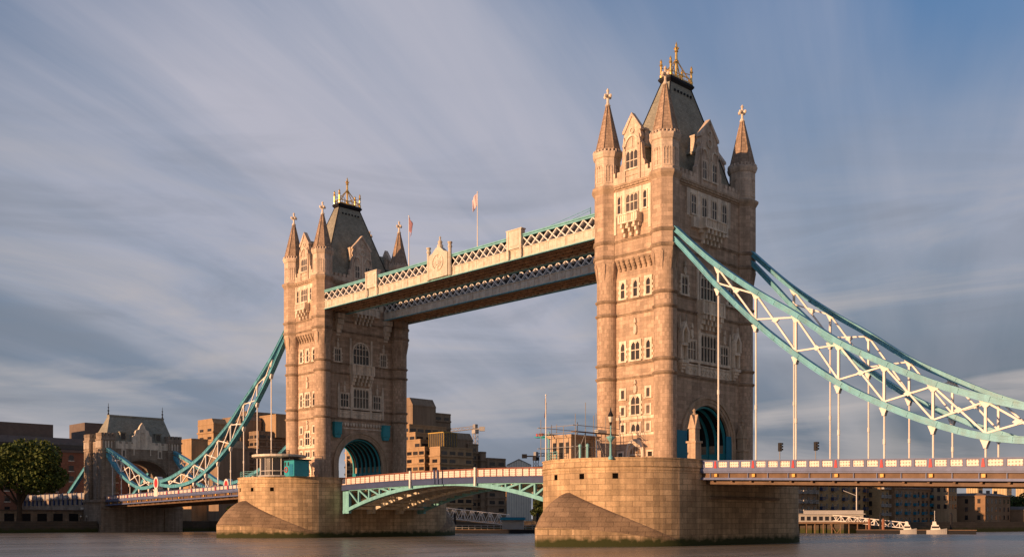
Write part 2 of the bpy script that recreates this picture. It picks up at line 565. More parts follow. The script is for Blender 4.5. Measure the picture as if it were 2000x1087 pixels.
def catmull(pts, k=4):
    out = []
    P = [pts[0]] + list(pts) + [pts[-1]]
    for i in range(1, len(P) - 2):
        p0, p1, p2, p3 = P[i - 1], P[i], P[i + 1], P[i + 2]
        for j in range(k):
            t = j / k
            out.append(tuple(0.5 * ((2 * b) + (-a + c) * t + (2 * a - 5 * b + 4 * c - d) * t * t + (-a + 3 * b - 3 * c + d) * t ** 3)
                             for a, b, c, d in zip(p0, p1, p2, p3)))
    out.append(tuple(pts[-1]))
    return out


# ------------------------------------------------------------------ water and land
wb = MB().add([(-6000, -6000, 0), (6000, -6000, 0), (6000, 6000, 0), (-6000, 6000, 0)], [(0, 1, 2, 3)])
tag(wb.build('river_water', 'water'), kind='structure')

BANK = [(-138, -900), (-138, 20), (-108, 52), (-70, 84), (8, 112), (31, 205), (70, 420), (300, 1400), (300, 5500), (-5500, 5500), (-5500, -900)]
lb = MB().prism(BANK, -3, 2.3)
tag(lb.build('ground', 'land'), kind='structure')

# ------------------------------------------------------------------ bridge towers
TX = 41.15
LAND, RIVER, WL, WU = 5.45, 4.6, 9.3, 10.0
TA, TB = 5.09, 9.32
PIER_TOP = 11.3


def window(root, M, s0, s1, z0, z1, lights=1, trans=(), fw=0.32, fn=0.16, pointed=True, arch=False, quoin=False, back=0.0):
    """stone surround with mullions (part) and dark glazing (sub-part), on the wall plane of frame M"""
    f = MB(M); g = MB(M)
    hw = (s1 - s0) / 2; sc = (s0 + s1) / 2
    zt = z1
    if arch:
        zt = z1 - hw
        f.ring(sc, zt, hw, hw + fw, back, back + fn, seg=16)
    else:
        f.box(s0 - fw, s1 + fw, back, back + fn, z1, z1 + fw)
    for a, b in ((s0 - fw, s0), (s1, s1 + fw)):
        f.box(a, b, back, back + fn, z0, zt)
    f.box(s0 - fw - 0.08, s1 + fw + 0.08, back, back + fn + 0.1, z0 - 0.22, z0)
    if quoin:
        k = int((zt - z0) / 0.36)
        for i in range(0, k, 2):
            zz = z0 + i * 0.36
            f.box(s0 - fw - 0.2, s0 - fw, back, back + fn - 0.05, zz, zz + 0.36)
            f.box(s1 + fw, s1 + fw + 0.2, back, back + fn - 0.05, zz, zz + 0.36)
    mw = 0.11
    wd = (s1 - s0) / lights
    for i in range(1, lights):
        x = s0 + i * wd
        ztop = z1 if not arch else zt + sqrt(max(hw * hw - (x - sc) ** 2, 0))
        f.box(x - mw / 2, x + mw / 2, back, back + fn - 0.03, z0, ztop)
    for zz in trans:
        f.box(s0, s1, back, back + fn - 0.04, zz - 0.06, zz + 0.06)
    if pointed:
        for i in range(lights):
            a = s0 + i * wd; b = a + wd; m = (a + b) / 2
            top = z1 if not arch else zt + sqrt(max(hw * hw - (m - sc) ** 2, 0)) * 0.9
            h = wd * 0.75
            for e in (a, b):
                q = e + (m - e) * 0.33
                f.extr([(e, top - h), (e, top), (m, top), (q, top - h * 0.42)], back, back + fn - 0.05)
    if arch:
        pl = [(s0, z0), (s1, z0)] + [(sc + hw * cos(pi * i / 14), zt + hw * sin(pi * i / 14)) for i in range(15)]
        g.extr(pl, back + 0.006, back + 0.03)
    else:
        g.box(s0, s1, back + 0.006, back + 0.03, z0, z1)
    o = f.build('window', 'pale_stone', root)
    g.build('pane', 'glass', o)
    return o


def gable(root, M, hb, hs, za, nl):
    """dormer gable: stepped stone front, window(s), lead roof behind"""
    g = MB(M)
    zb = 50.2
    zs = 57.3
    pl = [(-hb, zb), (hb, zb), (hb, 52.6), (hb - 0.35, 53.0), (hs + 0.35, 55.2), (hs + 0.05, 55.7), (hs + 0.3, 56.2), (hs, 57.4), (0.18, za), (-0.18, za),
          (-hs, 57.4), (-hs - 0.3, 56.2), (-hs - 0.05, 55.7), (-hs - 0.35, 55.2), (-hb + 0.35, 53.0), (-hb, 52.6)]
    g.extr(pl, -0.55, 0.12)
    for sg in (-1, 1):                      # buttress strips and kneelers
        g.box(sg * hs - 0.2, sg * hs + 0.2, 0.12, 0.3, 50.2, 55.2)
        g.extr([(sg * hs - 0.3, 55.2), (sg * hs + 0.3, 55.2), (sg * hs, 56.5)], 0.12, 0.34)
        g.extr([(sg * (hs + 0.02), 57.0), (sg * (hs + 0.34), 57.0), (sg * (hs + 0.34), 57.35), (sg * 0.0, za + 0.4), (sg * 0.0, za - 0.12)], -0.5, 0.28)
    g.box(-hs, hs, 0.12, 0.22, 51.0, 51.25)
    gp = g.build('gable', 'dressed_stone', root)
    # tracery arch above the lights
    tr = MB(M)
    if nl == 1:
        tr.ring(0, 54.9, 1.1, 1.32, 0.12, 0.3, seg=14, e=1.35)
        tr.ring(0, 57.2, 0.28, 0.42, 0.12, 0.26, a1=2 * pi, seg=12)
        tr.box(-0.06, 0.06, 0.12, 0.22, 54.9, 56.3)
    else:
        for c in (-1.25, 1.25):
            tr.ring(c, 54.2, 0.65, 0.82, 0.12, 0.3, seg=12, e=1.7)
        tr.ring(0, 56.4, 0.5, 0.65, 0.12, 0.26, a1=2 * pi, seg=12)
        tr.ring(0, 57.9, 0.25, 0.36, 0.12, 0.26, a1=2 * pi, seg=10)
        tr.box(-0.1, 0.1, 0.12, 0.24, 51.2, 55.6)
    tr.build('tracery', 'pale_stone', gp)
    if nl == 1:
        window(gp, M, -1.0, 1.0, 52.0, 54.45, 3, (53.1,), back=0.12, fw=0.14, fn=0.1)
    else:
        for c in (-1.25, 1.25):
            window(gp, M, c - 0.52, c + 0.52, 51.2, 53.7, 2, (52.6,), back=0.12, fw=0.16, fn=0.12)
    r = MB(M)
    hr = hs + 0.05
    r.extr([(-hr, 51), (hr, 51), (hr, 55.2), (0, 58.0), (-hr, 55.2)], -4.2, -0.56)
    r.extr([(-hr - 0.35, 54.9), (-hr - 0.35, 55.1), (0, 58.25), (hr + 0.35, 55.1), (hr + 0.35, 54.9), (0, 57.95)], -4.0, -0.56)
    r.build('dormer_roof', 'slate', gp)
    for sg in (-1, 1):
        ch = MB(M)
        ch.box(sg * (hs + 0.05) - 0.26, sg * (hs + 0.05) + 0.26, -1.5, -0.8, 54.8, 57.2)
        ch.box(sg * (hs + 0.05) - 0.34, sg * (hs + 0.05) + 0.34, -1.58, -0.72, 57.2, 57.42)
        ch.build('chimney', 'dressed_stone', gp)


def balcony(root, M, hw, n, z0, z1, zc, side=0.0, back=0.0):
    b = MB(M)
    b.box(-hw - 0.1, hw + 0.1, back, n + 0.1, z0, z0 + 0.22)
    b.box(-hw - 0.08, hw + 0.08, back, n + 0.08, z1 - 0.16, z1)
    for x in (-hw, hw):
        b.box(x - 0.16, x + 0.16, n - 0.3, n + 0.04, z0 + 0.22, z1 - 0.16)
    # pierced front
    k = max(4, int(hw * 2 / 0.42))
    for i in range(k):
        x = -hw + 0.25 + (2 * hw - 0.5) * (i + 0.5) / k
        b.box(x - 0.09, x + 0.09, n - 0.16, n, z0 + 0.22, z1 - 0.16)
    b.box(-hw, hw, n - 0.16, n - 0.1, z0 + 0.22, z1 - 0.16)
    for x in (-hw, hw):
        b.box(x - 0.07, x + 0.07, back, n - 0.3, z0 + 0.22, z1 - 0.16)
    if side:
        for sg in (-1, 1):
            b.box(*sorted((sg * hw, sg * side)), back, back + 0.5, z0, z1)
    o = b.build('balcony', 'pale_stone', root)
    c = MB(M)
    k = 3 if hw < 2 else 5
    for i in range(k):
        x = -hw * 0.72 + 2 * hw * 0.72 * i / (k - 1)
        h = (z0 - zc)
        for j in range(3):
            c.box(x - 0.17, x + 0.17, back, back + (n - back) * (1 - j * 0.3), z0 - h * (j + 1) / 3, z0 - h * j / 3)
    c.box(-hw, hw, back, back + (n - back) * 0.5, z0 - 0.5, z0)
    c.build('corbel', 'pale_stone', o)
    return o


def statue(root, M, s, z0, z1, n=0.0):
    b = MB(M)
    h = z1 - z0
    b.extr([(s - 0.12, z0), (s + 0.12, z0), (s + 0.3, z0 + 0.2 * h), (s - 0.3, z0 + 0.2 * h)], n, n + 0.3)
    b.extr([(s - 0.24, z0 + 0.2 * h), (s + 0.24, z0 + 0.2 * h), (s + 0.26, z0 + 0.5 * h), (s + 0.1, z0 + 0.58 * h), (s, z0 + 0.68 * h), (s - 0.1, z0 + 0.58 * h), (s - 0.26, z0 + 0.5 * h)], n, n + 0.26)
    b.extr([(s - 0.2, z0 + 0.7 * h), (s + 0.2, z0 + 0.7 * h), (s + 0.07, z0 + h), (s - 0.07, z0 + h)], n, n + 0.3)
    return b.build('carving', 'pale_stone', root)


def short_face(root, side):
    """the narrow river-walk faces of the tower"""
    M = frame(side, TX, 0, WL); U = frame(side, TX, 0, WU)
    # door
    d = MB(M)
    def parch(h0, z0, hz, n0, n1, h1, hz1):
        out = []
        for sg in (-1, 1):
            pts_o = [(sg * h1, z0)] + [(sg * h1 * cos(pi / 2 * i / 8) ** 0.75, z0 + 1.0 + (hz1 - z0 - 1.0) * sin(pi / 2 * i / 8)) for i in range(9)]
            pts_i = [(sg * h0, z0)] + [(sg * h0 * cos(pi / 2 * i / 8) ** 0.75, z0 + 1.0 + (hz - z0 - 1.0) * sin(pi / 2 * i / 8)) for i in range(9)]
            d.extr(pts_o + pts_i[::-1], n0, n1)
    parch(1.02, PIER_TOP, 13.5, 0, 0.16, 1.35, 14.0)
    parch(1.35, PIER_TOP, 14.0, 0, 0.3, 1.62, 14.6)
    d.box(-1.0, 1.0, 0, 0.1, 12.3, 12.5)
    for x in (-0.5, 0, 0.5):
        d.box(x - 0.05, x + 0.05, 0, 0.1, 12.5, 13.5)
    dr = d.build('doorway', 'pale_stone', root)
    p = MB(M)
    p.extr([(-1.02, PIER_TOP), (1.02, PIER_TOP), (1.0, 12.4), (0.7, 13.1), (0, 13.6), (-0.7, 13.1), (-1.0, 12.4)], 0.004, 0.03)
    p.build('door', 'brick_brown', dr)
    for c in (-2.7, 2.55):
        window(root, M, c - 0.38, c + 0.38, PIER_TOP + 0.35, 12.75, 1, (), pointed=False, fw=0.24, fn=0.14)
    # two pale bands with the stair lights
    for z0, z1 in ((15.08, 15.42), (17.35, 17.78)):
        b = MB(M)
        b.box(-3.75, 3.75, 0, 0.07, z0, z1)
        b.build('pale_band', 'pale_stone', root)
    for c in (-2.3, 2.2):
        window(root, M, c - 0.28, c + 0.28, 15.65, 16.65, 1, (), fw=0.3, fn=0.12, pointed=False)
        window(root, M, c - 0.28, c + 0.28, 18.0, 19.1, 1, (), fw=0.3, fn=0.12, pointed=False)
        window(root, M, c - 0.28, c + 0.28, 20.3, 21.5, 1, (), fw=0.32, fn=0.12, pointed=False)
    window(root, M, -0.74, 0.74, 15.65, 16.7, 2, (), fw=0.26, fn=0.12)
    window(root, M, -0.74, 0.74, 18.0, 20.5, 2, (19.35,), fw=0.28, fn=0.16, quoin=True)
    statue(root, M, 0.0, 20.95, 22.8)
    statue(root, M, 0.0, 29.1, 31.4)
    for c, hw, li in ((-2.25, 0.33, 1), (0.0, 0.74, 2), (2.25, 0.33, 1)):
        window(root, M, c - hw, c + hw, 25.6, 28.1, li, (26.95,), fw=0.3, fn=0.16, quoin=True)
        h2 = 0.33
        window(root, M, c - h2, c + h2, 34.4, 36.65, 1, (35.6,), fw=0.33, fn=0.16, quoin=True)
    cb = MB(M)
    for i in range(7):
        x = -2.7 + 5.4 * i / 6
        for j in range(4):
            cb.box(x - 0.13, x + 0.13, 0, 0.2 + 0.16 * j, 38.2 + j * 0.38, 38.2 + (j + 1) * 0.38)
        cb.extr([(x + 0.13, 39.4), (x + 0.13, 39.75), (x + 0.77, 39.75), (x + 0.77, 39.4), (x + 0.45, 39.65)], 0, 0.6)
    cb.build('corbel_row', 'dark_stone', root)
    # upper storey: pale panel, balcony
    p = MB(U)
    for x in (-3.05, -1.5, 1.5, 3.05):
        p.box(x - 0.2, x + 0.2, 0, 0.14, 43.3 if abs(x) > 2 else 45.6, 49.3)
    p.box(-3.25, 3.25, 0, 0.06, 45.7, 49.3)
    p.build('pale_panel', 'pale_stone', root)
    for c, hw, li in ((-2.28, 0.27, 1), (0, 1.0, 3), (2.28, 0.27, 1)):
        window(root, U, c - hw, c + hw, 46.1, 48.5, li, (47.35,), fw=0.12, fn=0.14, back=0.07)
    balcony(root, U, 1.55, 1.2, 44.25, 45.6, 42.6)
    gable(root, U, 2.2, 1.3, 59.3, 1)
    for sg in (-1, 1):
        c = MB(U)
        c.box(*sorted((sg * 2.2, sg * 3.9)), -0.45, 0.08, 50.2, 51.3)
        for q in (2.35, 3.25):
            c.box(*sorted((sg * (q - 0.15), sg * (q + 0.35))), -0.45, 0.1, 51.3, 52.0)
        c.build('parapet', 'dressed_stone', root)


def long_face(root, side, river):
    dist = RIVER if river else LAND
    up = 5.0 if river else 5.6
    M = frame(side, TX, 0, dist); U = frame(side, TX, 0, up)
    a = MB(M)
    zc = 14.2
    for r0, r1, n in ((5.3, 5.75, 0.10), (5.75, 6.2, 0.2), (6.2, 6.6, 0.36)):
        a.ring(0, zc, r0, r1, 0, n, seg=28)
        for sg in (-1, 1):
            a.box(*sorted((sg * r0, sg * r1)), 0, n, PIER_TOP - 1.2, zc)
    a.build('arch_moulding', 'granite_smooth', root)
    # first floor: great window, side lights, carved apron
    p = MB(M)
    ow = 3.1 if not river else 3.0
    for x in (-5.35, -2.35, 2.35, 5.35):
        p.box(x - 0.22, x + 0.22, 0, 0.28, 23.5, 28.7)
        p.extr([(x - 0.24, 28.7), (x + 0.24, 28.7), (x + 0.05, 30.2), (x - 0.05, 30.2)], 0, 0.26)
    p.box(-5.5, 5.5, 0, 0.34, 25.2, 25.42)
    p.box(-5.5, 5.5, 0, 0.10, 23.5, 25.2)
    for i in range(12):
        x = -5.0 + 10.0 * i / 11
        p.ring(x, 24.1, 0.2, 0.32, 0.10, 0.2, a1=2 * pi, seg=8)
    p.box(-5.5, 5.5, 0, 0.22, 24.75, 24.95)
    p.build('carved_apron', 'pale_stone', root)
    window(root, M, -1.82, 1.82, 25.6, 29.3, 5, (27.6,), fw=0.3, fn=0.24)
    for sg in (-1, 1):
        window(root, M, *sorted((sg * 3.05, sg * 4.85)), 25.6, 28.2, 3, (27.0,), fw=0.2, fn=0.2)
        statue(root, M, sg * 3.95, 28.5, 30.6)
    if not river:
        for sg in (-1, 1):
            n = MB(M)
            x = sg * 6.35
            n.box(x - 0.75, x + 0.75, 0, 0.8, 27.2, 27.6)
            n.extr([(x - 0.8, 27.6), (x - 0.5, 27.6), (x - 0.5, 29.0), (x, 29.8), (x + 0.5, 29.0), (x + 0.5, 27.6), (x + 0.8, 27.6), (x + 0.8, 29.1), (x, 30.5), (x - 0.8, 29.1)], 0.15, 0.95)
            n.box(x - 0.5, x + 0.5, 0, 0.2, 25.4, 29.5)
            n.box(x - 0.78, x - 0.6, 0.1, 0.7, 25.4, 27.2)
            n.box(x + 0.6, x + 0.78, 0.1, 0.7, 25.4, 27.2)
            for q in (-0.7, 0.7):
                n.extr([(x + q - 0.14, 29.5), (x + q + 0.14, 29.5), (x + q, 31.4)], 0.2, 0.5)
            for j in range(4):
                n.box(x - 0.75 + j * 0.16, x + 0.75 - j * 0.16, 0, 0.9 - j * 0.2, 25.2 - (j + 1) * 0.4, 25.2 - j * 0.4)
            n.build('niche', 'pale_stone', root)
    # second floor: arched window over a bracketed balcony
    balcony(root, M, 2.5, 1.15, 32.0, 34.0, 30.0)
    for sg in (-1, 1):
        b = MB(M)
        for j in range(4):
            b.box(sg * 2.25 - 0.22, sg * 2.25 + 0.22, 0, 1.05 - j * 0.26, 32.0 - (j + 1) * 0.65, 32.0 - j * 0.65)
        b.box(sg * 2.55 - 0.2, sg * 2.55 + 0.2, 0, 0.24, 34.1, 39.1)
        b.box(sg * 2.55 - 0.18, sg * 2.55 + 0.18, 0, 0.2, 31.9, 34.15)
        b.extr([(sg * 2.55 - 0.25, 39.1), (sg * 2.55 + 0.25, 39.1), (sg * 2.55, 40.0)], 0, 0.22)
        b.build('pilaster', 'pale_stone', root)
    window(root, M, -1.85, 1.85, 34.3, 38.4, 5, (36.0, 37.3), fw=0.32, fn=0.22, arch=True)
    for sg in (-1, 1):
        window(root, M, *sorted((sg * 4.95, sg * 6.2)), 34.4, 36.8, 2 if not river else 3, (35.7,), fw=0.3, fn=0.18, quoin=True)
        statue(root, M, sg * 5.57, 37.1, 38.9)
    if river:
        sh = MB(M)
        for i in range(16):
            x = -5.2 + 10.4 * i / 15
            sh.extr([(x - 0.22, 22.5), (x + 0.22, 22.5), (x + 0.22, 22.1), (x, 21.75), (x - 0.22, 22.1)], 0, 0.22)
        sh.box(-5.6, 5.6, 0, 0.12, 21.3, 21.5)
        sh.build('shield_row', 'pale_stone', root)
        for sg in (-1, 1):
            q = MB(M)
            x = sg * 5.9
            q.box(x - 0.85, x + 0.85, 0, 0.85, 20.1, 22.3)
            q.extr([(x - 0.85, 20.1), (x + 0.85, 20.1), (x + 0.55, 19.4), (x - 0.55, 19.4)], 0, 0.7)
            q.box(x - 0.95, x + 0.95, 0, 0.95, 22.3, 22.45)
            q.box(x - 0.5, x + 0.5, 0.85, 0.9, 20.4, 22.1)
            q.build('teal_cover', 'teal_deep', root)
        for y0 in (-6.0, 5.6):                       # carved brackets under the walkways
            q = MB(M)
            for j, (dz, nn) in enumerate(((43.6, 1.6), (42.5, 1.35), (41.6, 1.0), (40.9, 0.7), (40.4, 0.4))):
                q.box(y0 * -1 - 0.8 + j * 0.08, y0 * -1 + 0.8 - j * 0.08, 0, nn, dz - 1.0, dz)
            q.build('bracket', 'pale_stone', root)
    # top storey
    p = MB(U)
    for x in (-4.95, -2.45, 0, 2.45, 4.95):
        p.box(x - 0.3, x + 0.3, 0, 0.16, 45.4, 49.2)
    p.box(-5.2, 5.2, 0, 0.06, 45.3, 49.2)
    p.build('pale_panel', 'pale_stone', root)
    for c in (-3.7, -1.23, 1.23, 3.7):
        window(root, U, c - 0.52, c + 0.52, 45.8, 48.5, 2, (47.3,), fw=0.14, fn=0.14, back=0.07)
    balcony(root, U, 2.5, 1.4, 43.9, 45.35, 42.0, side=4.2)
    gable(root, U, 3.0, 1.9, 59.5, 2)
    for sg in (-1, 1):
        c = MB(U)
        c.box(*sorted((sg * 3.0, sg * 8.0)), -0.45, 0.08, 50.2, 51.0)
        for i in range(5):
            x = sg * (3.3 + i * 0.95)
            c.box(x - 0.28, x + 0.28, -0.45, 0.1, 51.0, 51.6)
        c.build('parapet', 'dressed_stone', root)


def turret(root, ix, iy):
    cx = TX + ix * TA; cy = iy * TB
    t = MB()
    t.lathe([(1.55, 10.0), (1.55, 37.3)], cx, cy, 32)
    ph = pi / 8
    R = 1.98
    # broach from round shaft to octagon
    vs = []; fs = []
    n = 32
    def octr(a):
        k = (a - ph) % (pi / 4) - pi / 8
        return R * cos(pi / 8) / cos(k)
    for z, k in ((37.3, 0.0), (38.4, 0.35), (39.3, 0.85), (39.6, 1.0), (50.0, 1.0)):
        for i in range(n):
            a = ph + 2 * pi * i / n
            r = 1.55 * (1 - k) + octr(a) * k
            vs.append((cx + r * cos(a), cy + r * sin(a), z))
    for j in range(4):
        for i in range(n):
            fs.append((j * n + i, j * n + (i + 1) % n, (j + 1) * n + (i + 1) % n, (j + 1) * n + i))
    t.add(vs, fs)
    # pointed broach stops
    for i in range(8):
        a = ph + i * pi / 4
        d = Vector((cos(a), sin(a), 0)); e = Vector((-sin(a), cos(a), 0))
        c0 = Vector((cx, cy, 0))
        p = [c0 + d * 1.5 + Vector((0, 0, 36.6)), c0 + d * 1.93 - e * 0.24 + Vector((0, 0, 39.3)), c0 + d * 2.03 + Vector((0, 0, 39.6)), c0 + d * 1.93 + e * 0.24 + Vector((0, 0, 39.3)), c0 + d * 1.3 + Vector((0, 0, 39.6))]
        t.add([tuple(q) for q in p], [(0, 1, 2), (0, 2, 3), (1, 2, 4), (2, 3, 4), (0, 1, 4), (0, 3, 4)])
    o = t.build('turret', 'granite', root)
    for z in (23.2, 25.1, 32.15, 34.1):
        s = MB()
        s.lathe([(1.55, z - 0.3), (1.66, z - 0.2), (1.8, z), (1.8, z + 0.1), (1.6, z + 0.22)], cx, cy, 32, cap=False)
        s.build('string_course', 'dark_stone', o)
    for z in (40.3, 42.35):
        s = MB()
        s.lathe([(R, z - 0.35), (R + 0.1, z - 0.25), (R + 0.22, z), (R + 0.22, z + 0.1), (R, z + 0.25)], cx, cy, 8, ph, cap=False)
        s.build('string_course', 'dark_stone', o)
    s = MB()
    s.lathe([(R, 49.2), (R + 0.12, 49.4), (R + 0.38, 49.8), (R + 0.42, 50.1), (R + 0.1, 50.35), (R - 0.1, 50.4)], cx, cy, 8, ph, cap=False)
    s.build('cornice', 'granite_smooth', o)
    u = MB()
    u.lathe([(1.9, 50.3), (1.9, 54.4)], cx, cy, 8, ph)
    for i in range(8):                       # blind lancets
        a = i * pi / 4
        ap = 1.9 * cos(pi / 8)
        Mf = Matrix.Translation((cx, cy, 0)) @ Matrix.Rotation(a, 4, 'Z') @ Matrix(((0, 1, 0, ap), (1, 0, 0, 0), (0, 0, 1, 0), (0, 0, 0, 1)))
        u.M = Mf
        for x in (-0.42, 0.0, 0.42):
            u.box(x - 0.055, x + 0.055, 0, 0.06, 51.0, 53.3)
        u.box(-0.5, 0.5, 0, 0.07, 50.75, 51.0)
        u.box(-0.5, 0.5, 0, 0.05, 51.55, 51.65)
        for c in (-0.21, 0.21):
            for sg in (-1, 1):
                u.extr([(c + sg * 0.2, 52.8), (c + sg * 0.2, 53.35), (c, 53.35), (c + sg * 0.13, 53.1)], 0, 0.06)
        u.M = Matrix.Identity(4)
    u.lathe([(1.9, 54.35), (2.05, 54.5), (2.2, 54.9), (2.25, 55.15), (2.1, 55.3)], cx, cy, 8, ph)
    for i in range(24):
        a = 2 * pi * i / 24
        u.lathe([(0.14, 55.2), (0.15, 55.55), (0.05, 55.65)], cx + 2.0 * cos(a), cy + 2.0 * sin(a), 5)
    u.build('lantern_stage', 'dressed_stone', o)
    sp = MB()
    sp.lathe([(2.0, 55.3), (1.82, 55.7), (0.26, 62.2)], cx, cy, 8, ph)
    for i in range(8):                       # ribs
        a = ph + i * pi / 4
        sp.tube((cx + 1.85 * cos(a), cy + 1.85 * sin(a), 55.6), (cx + 0.26 * cos(a), cy + 0.26 * sin(a), 62.2), 0.09, 5)
    sp.build('spire', 'spire_stone', o)
    c = MB()
    c.lathe([(0.26, 62.15), (0.42, 62.3), (0.3, 62.5), (0.17, 62.8), (0.17, 63.3), (0.3, 63.5), (0.3, 63.8), (0.17, 64.0), (0.15, 64.3), (0.22, 64.4), (0.22, 64.5), (0.05, 64.78)], cx, cy, 8)
    for dx, dy in ((1, 0), (0, 1)):
        c.bar((cx - 0.5 * dx, cy - 0.5 * dy, 63.65), (cx + 0.5 * dx, cy + 0.5 * dy, 63.65), 0.2, 0.22)
        for sg in (-1, 1):
            c.lathe([(0.08, 63.4), (0.2, 63.55), (0.2, 63.75), (0.08, 63.9)], cx + sg * 0.52 * dx, cy + sg * 0.52 * dy, 6)
    c.build('finial_cross', 'pale_stone', o)


def make_tower():
    root = thing('bridge_tower', (TX, 0, PIER_TOP),
                 'larger, nearer stone bridge tower with corner spires and gilt roof crest',
                 'tower', 'stone bridge towers')
    MS = Matrix(((0, 1, 0, TX), (1, 0, 0, 0), (0, 0, 1, 0), (0, 0, 0, 1)))      # (s=y, n=x)
    zb = PIER_TOP - 1.2
    b = MB(MS)
    arc = [(-5.3 * cos(pi * i / 24), 14.2 + 5.3 * sin(pi * i / 24)) for i in range(25)]
    b.extr([(-WL, zb), (-5.3, zb)] + arc + [(5.3, zb), (WL, zb), (WL, 38.6), (-WL, 38.6)], -RIVER, LAND)
    b.M = Matrix.Identity(4)
    x = TX
    b.frustum((x - RIVER, x + LAND, -WL, WL), 38.6, (x - 5.0, x + 5.6, -WU, WU), 39.8)
    b.box(x - 5.0, x + 5.6, -WU, WU, 39.8, 50.3)
    b.build('wall', 'granite', root)
    for z in (23.2, 25.1, 32.15, 34.1):
        s = MB()
        s.box(x - RIVER - 0.2, x + LAND + 0.2, -WL - 0.2, WL + 0.2, z - 0.02, z + 0.14)
        s.box(x - RIVER - 0.1, x + LAND + 0.1, -WL - 0.1, WL + 0.1, z - 0.2, z - 0.02)
        s.build('string_course', 'dark_stone', root)
    for z in (40.3, 42.35):
        s = MB()
        s.box(x - 5.2, x + 5.8, -WU - 0.2, WU + 0.2, z - 0.02, z + 0.14)
        s.box(x - 5.1, x + 5.7, -WU - 0.1, WU + 0.1, z - 0.22, z - 0.02)
        s.build('string_course', 'dark_stone', root)
    s = MB()
    s.box(x - 5.12, x + 5.72, -WU - 0.12, WU + 0.12, 49.35, 49.6)
    s.box(x - 5.3, x + 5.9, -WU - 0.3, WU + 0.3, 49.6, 49.9)
    s.box(x - 5.42, x + 6.02, -WU - 0.42, WU + 0.42, 49.9, 50.2)
    cornice_mb = s
    for sg in (-1, 1):
        s = MB()
        s.box(x - RIVER - 0.14, x + LAND + 0.14, *sorted((sg * (WL + 0.14), sg * 5.4)), zb, PIER_TOP + 0.8)
        s.build('plinth', 'granite_smooth', root)
    # carved bosses in the cornice
    cb = cornice_mb
    for i in range(9):
        for sg in (-1, 1):
            q = -3.2 + 6.4 * i / 8
            cb.box(x + 0.3 + q - 0.18, x + 0.3 + q + 0.18, sg * (WU + 0.24) - 0.12, sg * (WU + 0.24) + 0.12, 49.62, 49.88)
    for i in range(17):
        q = -7 + 14 * i / 16
        for fx in (x - 5.24, x + 5.84):
            cb.box(fx - 0.12, fx + 0.12, q - 0.18, q + 0.18, 49.62, 49.88)
    cb.build('cornice', 'granite_smooth', root)
    # vault lining: iron ribs and painted dado
    for i in range(7):
        v = MB(MS)
        n = -RIVER + 0.6 + i * (LAND + RIVER - 1.2) / 6
        v.ring(0, 14.2, 4.95, 5.28, n - 0.16, n + 0.16, seg=20)
        for sg in (-1, 1):
            v.box(*sorted((sg * 4.95, sg * 5.28)), n - 0.16, n + 0.16, zb, 14.2)
        v.build('vault_rib', 'teal_deep', root)
    for sg in (-1, 1):
        v = MB(MS)
        v.box(*sorted((sg * 5.05, sg * 5.2)), -RIVER + 0.2, LAND - 0.2, zb, 13.0)
        v.build('dado_panel', 'teal_deep', root)
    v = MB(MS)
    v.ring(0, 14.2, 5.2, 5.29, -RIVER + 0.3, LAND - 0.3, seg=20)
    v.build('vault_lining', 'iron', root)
    for side in ('w', 'e'):
        short_face(root, side)
    long_face(root, 's', False)
    long_face(root, 'n', True)
    for ix in (-1, 1):
        for iy in (-1, 1):
            turret(root, ix, iy)
    # steep main roof, iron platform, gilt cresting
    r = MB()
    r.frustum((x - 4.5, x + 4.5, -8.6, 8.6), 50.2, (x - 0.8, x + 0.8, -2.5, 2.5), 66.2)
    r.box(x - 4.9, x + 5.5, -9.9, 9.9, 50.3, 50.42)
    ro = r.build('roof', 'slate', root)
    h = MB()
    for sy in (-1, 1):
        for sx in (-1, 1):
            h.tube((x + sx * 4.5, sy * 8.6, 50.2), (x + sx * 0.8, sy * 2.5, 66.2), 0.1, 6)
    h.build('hip_roll', 'iron', ro)
    vent = MB()
    for i in range(6):
        yy = -1.9 + 3.8 * i / 5
        for sx in (-1, 1):
            vent.box(x + sx * 1.16 - 0.12, x + sx * 1.16 + 0.12, yy - 0.14, yy + 0.14, 64.75, 65.05)
    vent.build('roof_vent', 'iron', ro)
    p = MB()
    p.frustum((x - 0.85, x + 0.85, -2.55, 2.55), 66.1, (x - 1.1, x + 1.1, -2.85, 2.85), 66.5)
    p.box(x - 1.12, x + 1.12, -2.88, 2.88, 66.5, 66.75)
    p.box(x - 1.0, x + 1.0, -2.75, 2.75, 66.75, 66.95)
    p.build('roof_platform', 'iron', ro)
    g = MB()
    for sx in (-0.85, 0.85):
        for sy in (-2.5, 2.5):
            g.lathe([(0.2, 66.95), (0.24, 67.3), (0.15, 67.5), (0.15, 68.6), (0.26, 68.75), (0.2, 69.0), (0.12, 69.1), (0.2, 69.3), (0.03, 69.7)], x + sx, sy, 8)
            g.tube((x + sx, sy, 67.1), (x, 0, 70.2), 0.09, 6)
            m = Vector((x + sx, sy, 68.1)).lerp(Vector((x, 0, 68.9)), 0.5)
            g.tube((x + sx, sy, 68.4), m, 0.06, 5)
            g.tube(m, (x, 0, 67.6), 0.06, 5)
    for sx in (-0.85, 0.85):
        g.bar((x + sx, -2.5, 67.7), (x + sx, 2.5, 67.7), 0.07, 0.1)
        g.bar((x + sx, -2.5, 67.15), (x + sx, 2.5, 67.15), 0.07, 0.1)
        for i in range(9):
            yy = -2.2 + 4.4 * i / 8
            g.tube((x + sx, yy, 67.0), (x + sx, yy + 0.25, 67.9), 0.035, 4)
            g.tube((x + sx, yy + 0.25, 67.0), (x + sx, yy, 67.9), 0.035, 4)
    for sy in (-2.5, 2.5):
        g.bar((x - 0.85, sy, 67.7), (x + 0.85, sy, 67.7), 0.07, 0.1)
